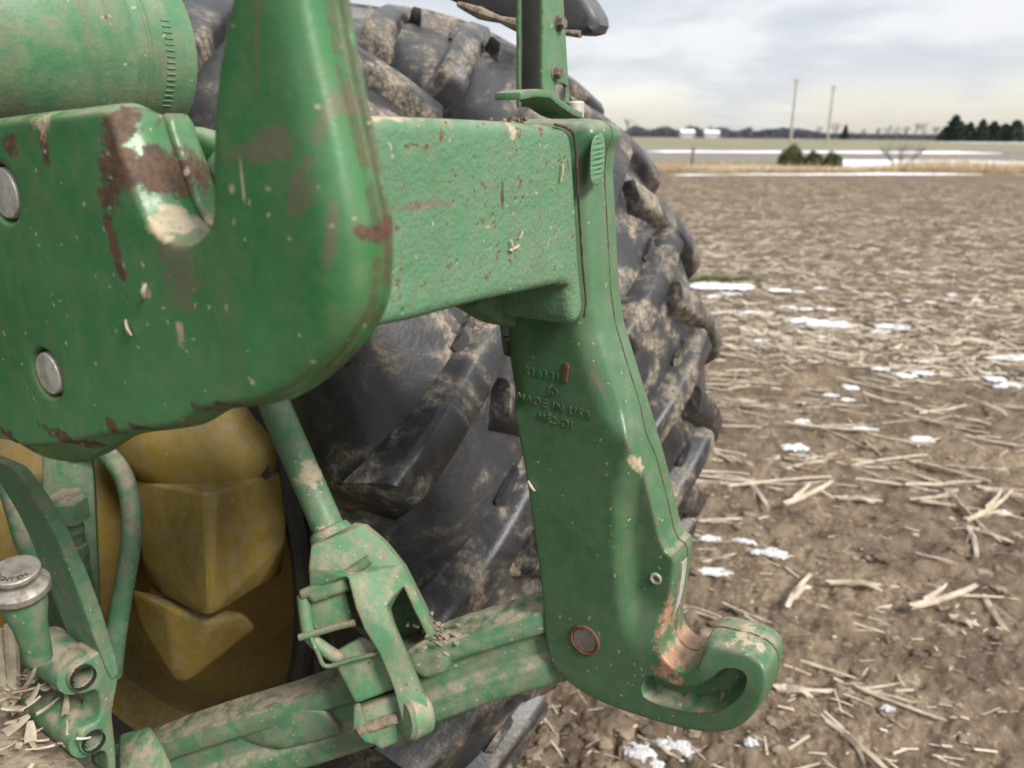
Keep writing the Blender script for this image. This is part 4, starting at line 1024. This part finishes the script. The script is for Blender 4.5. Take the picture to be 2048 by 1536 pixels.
# the ones that stand out, placed where they lie: two end points on the ground each
big = [([(0.87,1.75),(0.97,1.54)], 'longest pale corn stalk, slanting off the bottom edge right of the hook'), ([(1.12,2.41),(1.38,2.37)], 'flattened double corn stalk lying level, right of the hook tip'),
       ([(0.92,2.26),(1.08,2.47)], 'short yellow corn stalk standing out upright-looking, above the hook tip'), ([(0.76,1.87),(0.89,1.85)], 'thick corn stalk poking out level beside the green hook'),
       ([(1.16,2.98),(1.46,3.21)], 'fat cream corn stalk slanting up right, midway up the field'), ([(1.09,3.25),(1.1,2.98)], 'corn stalk slanting down right, just right of the tyre'),
       ([(1.33,2.23),(1.63,2.36)], 'bent corn stalk curving up toward the right edge'), ([(1.64,2.35),(1.59,2.05)], 'thin corn stalk slanting down to the right edge'),
       ([(1.86,2.83),(2.22,3.11)], 'corn stalk at the right edge, slanting up right above a bundle'), ([(1.85,2.81),(1.96,2.69)], 'corn stalk slanting down right in the bundle at the right edge'),
       ([(1.84,2.78),(1.74,2.55)], 'short stub of corn stalk pointing at the camera in the right-edge bundle'), ([(1.41,3.06),(1.6,3.03)], 'grey corn stalk lying level above the right field middle'),
       ([(1.44,2.19),(1.51,2.14)], 'stubby pale corn stalk under the bent one at right')]
for (p0, p1), lab in big:
    dx, dy = p1[0] - p0[0], p1[1] - p0[1]; ln = math.hypot(dx, dy)
    k = min(range(4), key=lambda q: abs(LENS[q] - ln)); o = put_stalk((p0[0] + p1[0]) / 2, (p0[1] + p1[1]) / 2, math.atan2(dy, dx), k, 1.0, .008, 0, lab, None)
    o.scale = (ln / LENS[k], .95, .9); o.rotation_euler[0] = .3
def in_view(x, y):
    return y > .6 and abs(x) < .74 * y + .35
cnt = 0
while cnt < 285:
    th = R_(random.uniform(5.2, 24)) if cnt > 26 else R_(random.uniform(24, 42))
    d = 1.51 / math.tan(th); a = R_(random.uniform(6, 36) if cnt > 26 else random.uniform(-2, 36))
    x, y = d * math.sin(a), d * math.cos(a)
    yaw = random.gauss(-.30, .40) if random.random() < .75 else random.uniform(-1.57, 1.57)
    put_stalk(x, y, yaw, random.randrange(7), random.uniform(.7, 1.15) * (1 if cnt > 26 else .8), random.uniform(-.008, .008), random.uniform(-.07, .07)); cnt += 1


def scatter_quads(name, n, gen, mat, **tg):
    V = np.zeros((n * 4, 3)); 
    for i in range(n): V[4 * i:4 * i + 4] = gen(i)
    me = bpy.data.meshes.new(name); F = np.arange(n * 4)
    me.vertices.add(n * 4); me.vertices.foreach_set('co', V.ravel()); me.loops.add(n * 4); me.loops.foreach_set('vertex_index', F)
    me.polygons.add(n); me.polygons.foreach_set('loop_start', np.arange(n) * 4); me.update(calc_edges=True); me.validate()
    return tag(link(name, me, mat), **tg)


_cg = random.Random(3)
NCH = 17000
_d = np.where(RNG.random(NCH) < .26, 1.3 + 28 * RNG.random(NCH) ** 1.35, 1.51 / np.tan(np.radians(RNG.uniform(3.0, 15, NCH)))); _a = np.radians(RNG.uniform(-8, 40, NCH)); _x = _d * np.sin(_a); _y = _d * np.cos(_a); _z = ground_z(_x, _y)
def chaff(i):
    near = .62 if _d[i] < 4.5 else 1.0
    yaw = _cg.gauss(-.3, .5) if _cg.random() < .7 else _cg.uniform(-1.57, 1.57)
    far = min(1, _d[i] / 14)
    L_ = near * _cg.uniform(.010, .055) * (1 + 1.6 * far); w = (.6 if near < 1 else 1) * _cg.uniform(.0015, .0055) * (1 + 1.0 * far); t = _cg.uniform(-.5, .5); p = _cg.uniform(-.25, .25)
    if near < 1 and _cg.random() < .45: L_ *= .35
    c, s = math.cos(yaw), math.sin(yaw); z = _z[i] + .004 + .5 * w + abs(p) * L_ * .4
    return [(_x[i] - c * L_ + s * w, _y[i] - s * L_ - c * w, z - p * L_ + t * w), (_x[i] + c * L_ + s * w, _y[i] + s * L_ - c * w, z + p * L_ + t * w), (_x[i] + c * L_ - s * w, _y[i] + s * L_ + c * w, z + p * L_ - t * w), (_x[i] - c * L_ - s * w, _y[i] - s * L_ + c * w, z - p * L_ - t * w)]
scatter_quads('chaff', NCH, chaff, M['chaff'], label='fine scattered bits of dry leaf and stalk over the soil', cat='chaff', kind='stuff')


# soil clods near by -----------------------------------------------------
def blob(seed, flat=.5, n=3, rough=.55):
    bm = bmesh.new(); bmesh.ops.create_icosphere(bm, subdivisions=n, radius=1)
    for v in bm.verts:
        a = fbm(np.array([v.co.x * 1.6 + seed * 3.7]), np.array([v.co.y * 1.6 + v.co.z * 2.3 + seed]), 4, seed)[0]
        v.co = v.co * (1 + rough * 2 * a); v.co.z *= flat
    return bm_mesh(bm, True, 60)
M['clod'] = plain('soil_clod', (.10, .075, .052), (.27, .21, .145), 9, .95, .9, 40, .01)
clods = [blob(k, .38, 3, 1.25) for k in range(4)]
allv, allf, off = [], [], 0
for i in range(800):
    me = clods[i % 4]; d = 1.15 + 6.0 * random.random() ** 1.6; a = R_(random.uniform(-3, 38)); x, y = d * math.sin(a), d * math.cos(a)
    s_ = random.uniform(.005, .026) * (1.5 if random.random() < .1 else 1); ca, sa = math.cos(i), math.sin(i); z = float(ground_z(x, y))
    if 'cv%d' % (i % 4) not in globals(): globals()['cv%d' % (i % 4)] = np.array([v.co for v in me.vertices]); globals()['cf%d' % (i % 4)] = [tuple(p.vertices) for p in me.polygons]
    cv = globals()['cv%d' % (i % 4)] * s_
    allv.append(np.stack([x + cv[:, 0] * ca - cv[:, 1] * sa, y + cv[:, 0] * sa + cv[:, 1] * ca, z + cv[:, 2] - s_ * .12], 1))
    allf += [tuple(q + off for q in p) for p in globals()['cf%d' % (i % 4)]]; off += len(cv)
cm = bpy.data.meshes.new('clods'); cm.from_pydata(np.vstack(allv).tolist(), [], allf); cm.shade_smooth()
tag(link('soil_clods', cm, M['clod']), 'crumbled brown soil clods strewn over the near field', 'soil', kind='stuff')

# snow left in the field ---------------------------------------------------
def snow_patch_mesh(seed, n=44):
    X, Y = np.meshgrid(np.linspace(-1.25, 1.25, n), np.linspace(-1.25, 1.25, n))
    v = .62 - .75 * (X ** 2 + Y ** 2) + 2.1 * fbm(X * 2.0 + seed * 5, Y * 2.0, 4, seed)
    Z = np.clip(v, -.12, .42) * .55 + .10 * fbm(X * 7, Y * 7, 2, seed + 3) * (v > .05)
    idx = np.arange(n * n).reshape(n, n); keep = v[:-1, :-1] > -.10
    Q = np.stack([idx[:-1, :-1], idx[:-1, 1:], idx[1:, 1:], idx[1:, :-1]], -1)[keep]
    used, inv = np.unique(Q, return_inverse=True)
    me = bpy.data.meshes.new('snow'); me.from_pydata(np.stack([X, Y, Z], -1).reshape(-1, 3)[used].tolist(), [], inv.reshape(-1, 4).tolist()); me.shade_smooth()
    return me
snows = [snow_patch_mesh(20 + k) for k in range(6)]
for me in snows: me.materials.append(M['snow'])
def put_snow(px_, w, d_, label, group, k):
    x, y = px_; o = bpy.data.objects.new('snow_patch', snows[k % 6]); COL.objects.link(o)
    o.location = (x, y, float(ground_z(x, y)) + .006); o.scale = (w, d_, .035 + .06 * w); o.rotation_euler = (0, 0, random.uniform(-.4, .2))
    tag(o, label, 'snow patch', group); return o
SL = 'small melting patch of white snow between the corn stalks'; SG = 'snow patches in the stubble'
sp = [((2.09,7.91),0.3),((1.86,6.8),0.1),((1.98,6.76),0.1),((2.2,6.84),0.12),((2.54,7.01),0.1),((2.71,7.03),0.12),((2.87,7.01),0.12),((2.28,6.45),0.22),((2.54,6.52),0.22),((2.71,6.45),0.2),((1.95,7.52),0.12),((2.18,7.65),0.12),((2.68,7.73),0.12),((2.92,7.78),0.07),((3.18,7.91),0.08),((3.18,6.27),0.14),((3.05,6.18),0.1),((3.99,7.28),0.06),((3.75,7.24),0.05),((2.46,4.96),0.06),((2.57,4.89),0.09),((2.73,4.92),0.06),((2.87,4.98),0.06),((2.91,5.22),0.1),((2.13,4.65),0.06),((2.06,4.5),0.07),((1.97,4.55),0.05),((3.58,5.29),0.14),((3.4,5.25),0.07),((3.19,4.71),0.14),((3.13,4.81),0.1),((1.63,4.08),0.06),((1.89,3.91),0.07),((2.17,3.8),0.07),((1.44,3.66),0.08),((0.92,2.73),0.04),((1.0,2.62),0.05),((0.93,2.6),0.03),((0.79,2.77),0.05),((0.74,2.49),0.05),((0.42,1.64),0.055),((0.33,1.61),0.05),((0.35,1.58),0.045),((0.62,1.63),0.02),((1.04,1.77),0.02),((2.07,2.95),0.05),((2.14,5.9),0.05),((2.42,5.9),0.05),((4.31,7.52),0.06),((4.47,7.33),0.06),((1.91,5.78),0.05)]
for k, (q, w) in enumerate(sp):
    if k == 0: put_snow(q, w * 1.25, w * .55, 'largest white snow patch, beside the tyre with green grass behind it', None, 0)
    else: put_snow(q, w * random.uniform(.7, 1.2), w * random.uniform(.35, .7), SL, SG, k)
_gx, _gy = (2.2,8.28)
def gr(i):
    x = _gx + _cg.gauss(0, .28); y = _gy + _cg.gauss(.06, .07); z = float(ground_z(x, y)); h = _cg.uniform(.02, .06); a = _cg.uniform(0, 3.14); w = .003; lx, ly = _cg.gauss(0, .02), _cg.gauss(0, .02)
    return [(x - w * math.cos(a), y - w * math.sin(a), z - .005), (x + w * math.cos(a), y + w * math.sin(a), z - .005), (x + lx + w * .3, y + ly, z + h), (x + lx - w * .3, y + ly, z + h)]
scatter_quads('grass_tuft', 1400, gr, M['grass'], label='small tuft of green grass behind the snow beside the tyre', cat='grass', kind='stuff')

# verge: dry grass, snow strips, shrubs, post --------------------------------
NG = 16000
_gX = RNG.uniform(4, 36, NG); _gY = 31.8 + RNG.gamma(1.6, 1.1, NG) + 1.2 * (vnoise(_gX * .4, _gX * 0, 3) - .5)
def dg(i):
    x, y = _gX[i], _gY[i]; dens = vnoise(np.array([x * .5]), np.array([y * .4]), 4)[0]; h = _cg.uniform(.15, .62) * (.4 + dens) * (.55 + .9 * sstep(np.array((x - 14) / 10.)))
    a = _cg.uniform(0, 3.14); w = .012; lx, ly = _cg.gauss(0, .1), _cg.gauss(0, .1); z = float(ground_z(x, y))
    return [(x - w * math.cos(a), y - w * math.sin(a), z - .02), (x + w * math.cos(a), y + w * math.sin(a), z - .02), (x + lx + w * .4, y + ly, z + h), (x + lx - w * .4, y + ly, z + h)]
scatter_quads('verge_grass', NG, dg, M['drygrass'], label='tan dry grass strip along the far edge of the field', cat='dry grass', kind='stuff')


def snow_sheet(name, x0, x1, y0, y1, seed, thr, label, nx=220, ny=40):
    X, Y = np.meshgrid(np.linspace(x0, x1, nx), np.linspace(y0, y1, ny))
    ed = np.minimum(np.minimum((X - x0), (x1 - X)) / ((x1 - x0) * .05), np.minimum(Y - y0, y1 - Y) / ((y1 - y0) * .3)).clip(0, 1)
    sc = 8.0 / (y1 - y0)
    v = fbm(X * .20, Y * sc * .45, 4, seed) + .5 * ed - thr
    Z = ground_z(X, Y) + np.clip(v * .22, -.06, .10)
    idx = np.arange(nx * ny).reshape(ny, nx)
    keep = (v[:-1, :-1] > -.12)
    Q = np.stack([idx[:-1, :-1], idx[:-1, 1:], idx[1:, 1:], idx[1:, :-1]], -1)[keep]
    used, inv = np.unique(Q, return_inverse=True)
    P3 = np.stack([X, Y, Z], -1).reshape(-1, 3)[used]
    me = bpy.data.meshes.new(name); me.from_pydata(P3.tolist(), [], inv.reshape(-1, 4).tolist()); me.shade_smooth()
    return tag(link('snow_strip', me, M['snow']), label, 'snow')
snow_sheet('s', 5, 40, 30.2, 31.8, 2, .55, 'thin broken line of snow along the near side of the dry grass')
snow_sheet('s', 6, 18, 33.4, 40, 4, .44, 'patchy snow left of the three round shrubs')
snow_sheet('s', 15, 50, 35.5, 49, 5, .16, 'wide bright snow bank right of the three round shrubs')
snow_sheet('s', 12, 42, 66, 78, 7, .28, 'long white snow strip below the pasture behind the fence post', 260, 40)
snow_sheet('s', 48, 95, 70, 80, 9, .40, 'far snow streak right of the bare bush', 200, 40)
snow_sheet('s', 190, 330, 330, 390, 11, .22, 'snow line at the foot of the dark conifers', 200, 40)


def leaf_cloud(n, rng, shape, size):
    """n small random leaf quads; shape(rng) gives a point"""
    V = np.zeros((n * 4, 3))
    for i in range(n):
        c = shape(rng); a = np.array([rng.gauss(0, 1) for _ in range(3)]); a /= np.linalg.norm(a) + 1e-9
        b = np.cross(a, [rng.gauss(0, 1) for _ in range(3)]); b /= np.linalg.norm(b) + 1e-9
        s = size * rng.uniform(.5, 1.3)
        V[4 * i:4 * i + 4] = [c - a * s - b * s * .4, c + a * s - b * s * .4, c + a * s + b * s * .4, c - a * s + b * s * .4]
    me = bpy.data.meshes.new('leaves'); me.vertices.add(n * 4); me.vertices.foreach_set('co', V.ravel()); me.loops.add(n * 4); me.loops.foreach_set('vertex_index', np.arange(n * 4))
    me.polygons.add(n); me.polygons.foreach_set('loop_start', np.arange(n) * 4); me.update(calc_edges=True); me.validate()
    return me


def ptube(V, F, p0, p1, r0, r1, n=5):
    d = (Vector(p1) - Vector(p0)); x, y, d = frame(d); b = len(V)
    for p, r in ((Vector(p0), r0), (Vector(p1), r1)):
        for k in range(n): V.append(p + (x * math.cos(2 * math.pi * k / n) + y * math.sin(2 * math.pi * k / n)) * r)
    for k in range(n): F.append([b + k, b + (k + 1) % n, b + n + (k + 1) % n, b + n + k])


def bush(x, y, w, h, label, seed):
    t = thing('round_shrub', label, 'shrub', (x, y, float(ground_z(x, y))), 'round shrubs on the verge', False); t['base'] = (0, 0, 0)
    rng = random.Random(seed)
    def shp(r):
        u = np.array([r.gauss(0, 1) for _ in range(3)]); u /= np.linalg.norm(u); u[2] = abs(u[2]) if r.random() < .75 else u[2] * .6
        q = r.uniform(.55, 1.0) ** .4
        lob = 1 + .16 * math.sin(u[0] * 5 + seed) * math.cos(u[1] * 4) + .12 * r.gauss(0, .6)
        return np.array([u[0] * w * q * lob, u[1] * w * .8 * q * lob, .1 * h + max(-.08 * h, u[2] * h * .92 * q * lob)])
    link('crown', leaf_cloud(2600, rng, shp, .045), M['shrub'], t)
    V, F = [], []
    for k in range(9):
        a = k * .7; ptube(V, F, (.05 * math.cos(a), .05 * math.sin(a), -.02), (.6 * w * math.cos(a), .5 * w * math.sin(a), .6 * h), .02, .006)
    link('stem', mesh_from(V, F), M['bark'], t)
bush(*(13.91,40.13), .62, .92, 'largest of the three round brown-green shrubs, leftmost', 1)
bush(*(15.01,40.13), .50, .60, 'middle one of the three round shrubs, low and wide', 2)
bush(*(15.47,38.89), .42, .62, 'rightmost of the three round shrubs', 3)


def bare_tree(V, F, p, d, L_, r, depth, rng, spread=.55, n=4):
    q = p + d * L_; ptube(V, F, p, q, r, r * .68, n)
    if depth == 0: return
    for k in range(rng.choice([2, 3, 3]) if depth > 1 else 3):
        ax = Vector((rng.gauss(0, 1), rng.gauss(0, 1), rng.gauss(0, .3))); nd = (d + ax.normalized() * rng.uniform(.3, 1) * spread * 1.6).normalized()
        nd.z += .15; nd.normalize()
        bare_tree(V, F, q - d * L_ * rng.uniform(0, .35), nd, L_ * rng.uniform(.6, .85), r * .62, depth - 1, rng, spread, 3 if depth < 3 else n)


bx, by = (17.94,37.17)
t = thing('bare_bush', 'leafless twiggy bush standing in the dry grass right of the shrubs', 'bush', (bx, by, float(ground_z(bx, by))), None, False); t['base'] = (0, 0, 0)
rng = random.Random(11); V, F = [], []
for k in range(15):
    a = rng.uniform(0, 6.28); bare_tree(V, F, Vector((.25 * math.cos(a), .2 * math.sin(a), 0)), Vector((.75 * math.cos(a), .5 * math.sin(a), 1)).normalized(), .5, .013, 3, rng, .45, 4)
link('branches', mesh_from(V, F), M['twig'], t)

fx, fy = (8.18,36.63)
t = thing('fence_post', 'lone dark wooden fence post at the field edge left of the shrubs', 'fence post', (fx, fy, float(ground_z(fx, fy))), None, False); t['base'] = (0, 0, 0)
pp = [(0.0, .075), (.3, .07), (.85, .065), (.98, .06), (1.0, .045)]
link('post', lathe(pp + [(1.0, 0)], (0, 0, -.05), (.03, 0, 1), 10), M['bark'], t)
link('wire_staple', box((.0, -.075, .8), (.06, .03, .012), None, .003), M['steel'], t)

# utility poles
def upole(px_, Y, h, label):
    x = (px_ - 1024) / 1550 * Y * .952
    t = thing('utility_pole', label, 'utility pole', (x, Y, float(ground_z(x, Y))), 'utility poles beyond the road', False); t['base'] = (0, 0, 0)
    link('shaft', lathe([(0, .26), (h, .17), (h, 0)], (0, 0, -.2), (0, 0, 1), 12), M['pole'], t)
    link('crossarm', box((.0, -.2, h - .7), (1.1, .12, .14), None, .01), M['pole'], t)
    for dx in (-.45, 0, .45): link('insulator', lathe([(0, .05), (.08, .09), (.18, .05), (.2, 0)], (dx, -.2, h - .63), (0, 0, 1), 8), M['roofm'], t)
upole(1582, 150, 11.6, 'nearer and taller of the two pale utility poles')
upole(1656, 172, 11.9, 'farther, shorter-looking of the two pale utility poles, on the right')

# conifers
def conifer(x, y, h, w, seed, label, group='dark conifers at the right edge'):
    z0_ = float(ground_z(x, y))
    t = thing('conifer', label, 'conifer tree', (x, y, z0_), group, False); t['base'] = (0, 0, 0)
    rng = random.Random(seed)
    def shp(r):
        v = r.random() ** .75; z = .04 + .96 * v
        tier = .78 + .22 * math.cos(z * 34 + seed); rad = 1.3 * w * (1 - z) ** .5 * tier * (.45 + .55 * r.random() ** .5) * (1 + .25 * math.sin(seed + 3 * z))
        a = r.uniform(0, 6.28); return np.array([rad * math.cos(a), rad * math.sin(a), z * h - .10 * rad])
    link('crown', leaf_cloud(2600, rng, shp, h * .042), M['conifer'], t)
    link('trunk', lathe([(0, h * .018), (h * .9, h * .004)], (0, 0, -.2), (0, 0, 1), 8), M['bark'], t)
for k, (px_, h, w, lab) in enumerate(((1907, 12.2, 4.2, 'tallest conifer, at the left end of the dark clump'), (1890, 7.2, 3.6, 'small conifer at the extreme left of the dark clump'), (1938, 9.6, 5.0, 'conifer second in height, just right of the tallest'), (1962, 10.4, 4.6, 'pointed conifer in the middle of the dark clump'), (1985, 9.8, 5.0, 'conifer right of the middle of the dark clump'), (2008, 9.0, 5.0, 'lower conifer near the right end of the clump'), (2030, 10.2, 4.8, 'rightmost tall conifer of the clump, at the picture edge'), (1924, 8.4, 4.8, 'short conifer filling the gap beside the tallest'))):
    Y = 395 + 13 * (k % 3); conifer((px_ - 1024) / 1550 * Y * .952, Y, h, w, 50 + k, lab)
conifer((1690 - 1024) / 1550 * 520 * .952, 520, 9.0, 2.6, 71, 'lone small conifer standing apart on the skyline between pole and clump', None)

# bare trees along the skyline
rng = random.Random(5)
TREE_L = 'grey leafless tree on the far skyline, one of a loose row'
specs = [(1258, 17), (1300, 8), (1335, 10), (1372, 11), (1395, 9), (1418, 12), (1445, 9), (1475, 7), (1503, 8), (1530, 9), (1560, 10), (1610, 9), (1640, 11), (1672, 16), (1705, 8), (1730, 10), (1752, 11), (1775, 13), (1795, 12), (1812, 13), (1830, 15), (1850, 17), (1870, 14), (2043, 16)]
for k, (px_, h) in enumerate(specs):
    Y = 560 + 45 * rng.random(); x = (px_ - 1024) / 1550 * Y * .952; V, F = [], []
    bare_tree(V, F, Vector((0, 0, h * .02)), Vector((rng.gauss(0, .05), 0, 1)).normalized(), h * .30, .30, 4, rng, .42, 4)
    for j in range(2): bare_tree(V, F, Vector((0, 0, h * .22)), Vector((rng.gauss(0, .5), rng.gauss(0, .5), 1)).normalized(), h * .24, .18, 3, rng, .5, 3)
    t = thing('bare_tree', 'tallest leafless tree on the far skyline beside the tyre' if k == 0 else TREE_L, 'bare tree', (x, Y, float(ground_z(x, Y))), None if k == 0 else 'bare trees along the skyline', False); t['base'] = (0, 0, 0)
    link('crown', mesh_from(V, F), M['twig'], t)
    link('trunk', lathe([(0, .40), (h * .3, .26)], (0, 0, -.3), (0, 0, 1), 8), M['bark'], t)
# low far wood that reads as one mass
rng = random.Random(9); NW = 9000
M['wood'] = veg('far_wood', (.055, .062, .085), (.10, .10, .125), .9, .05)  # blue-grey tint puts the distance haze into the colour
def wd(i):
    px_ = rng.uniform(1180, 2120); Y = rng.uniform(640, 700); x = (px_ - 1024) / 1550 * Y * .952
    top = 4.2 + 3.8 * max(0, math.sin(px_ * .021) * math.sin(px_ * .0083 + 1)) + (4.0 if 1255 < px_ < 1500 else 0) * (.6 + .4 * math.sin(px_ * .11))
    z = float(ground_z(x, Y)) + top * rng.random() ** .8; s = rng.uniform(.5, 1.3); a = rng.uniform(-.6, .6)
    return [(x - s, Y - a, z - s * .6), (x + s, Y + a, z - s * .6), (x + s * .8, Y + a, z + s * .6), (x - s * .8, Y - a, z + s * .6)]
scatter_quads('far_wood', NW, wd, M['wood'], label='low blue-grey line of distant woodland on the horizon', cat='woodland', kind='stuff')

# two white farm buildings far off
def house(px_, Y, w, d_, h, label):
    x = (px_ - 1024) / 1550 * Y * .952
    t = thing('farm_house', label, 'house', (x, Y, float(ground_z(x, Y))), None, False); t['base'] = (0, 0, 0)
    link('wall', box((0, 0, h / 2), (w, d_, h), None, .02), M['white'], t)
    rf = mesh_from([(-w * .53, -d_ * .56, h), (w * .53, -d_ * .56, h), (w * .53, d_ * .56, h), (-w * .53, d_ * .56, h), (-w * .53, 0, h * 1.55), (w * .53, 0, h * 1.55)], [[0, 1, 5, 4], [2, 3, 4, 5], [1, 2, 5], [3, 0, 4], [0, 3, 2, 1]], False)
    link('roof', rf, M['roofm'] if w > 9 else M['snow'], t)
    for dx in (-.3, 0, .3): link('window', box((dx * w, -d_ / 2 - .02, h * .55), (w * .1, .06, h * .3), None, 0), M['dark'], t)
    link('door', box((w * .42, -d_ / 2 - .02, h * .3), (w * .08, .06, h * .6), None, 0), M['roofm'], t)
house(1374, 520, 8.5, 6, 3.4, 'left one of two white farm buildings below the tree line')
house(1423, 520, 9.0, 6, 3.2, 'right one of two white farm buildings below the tree line')
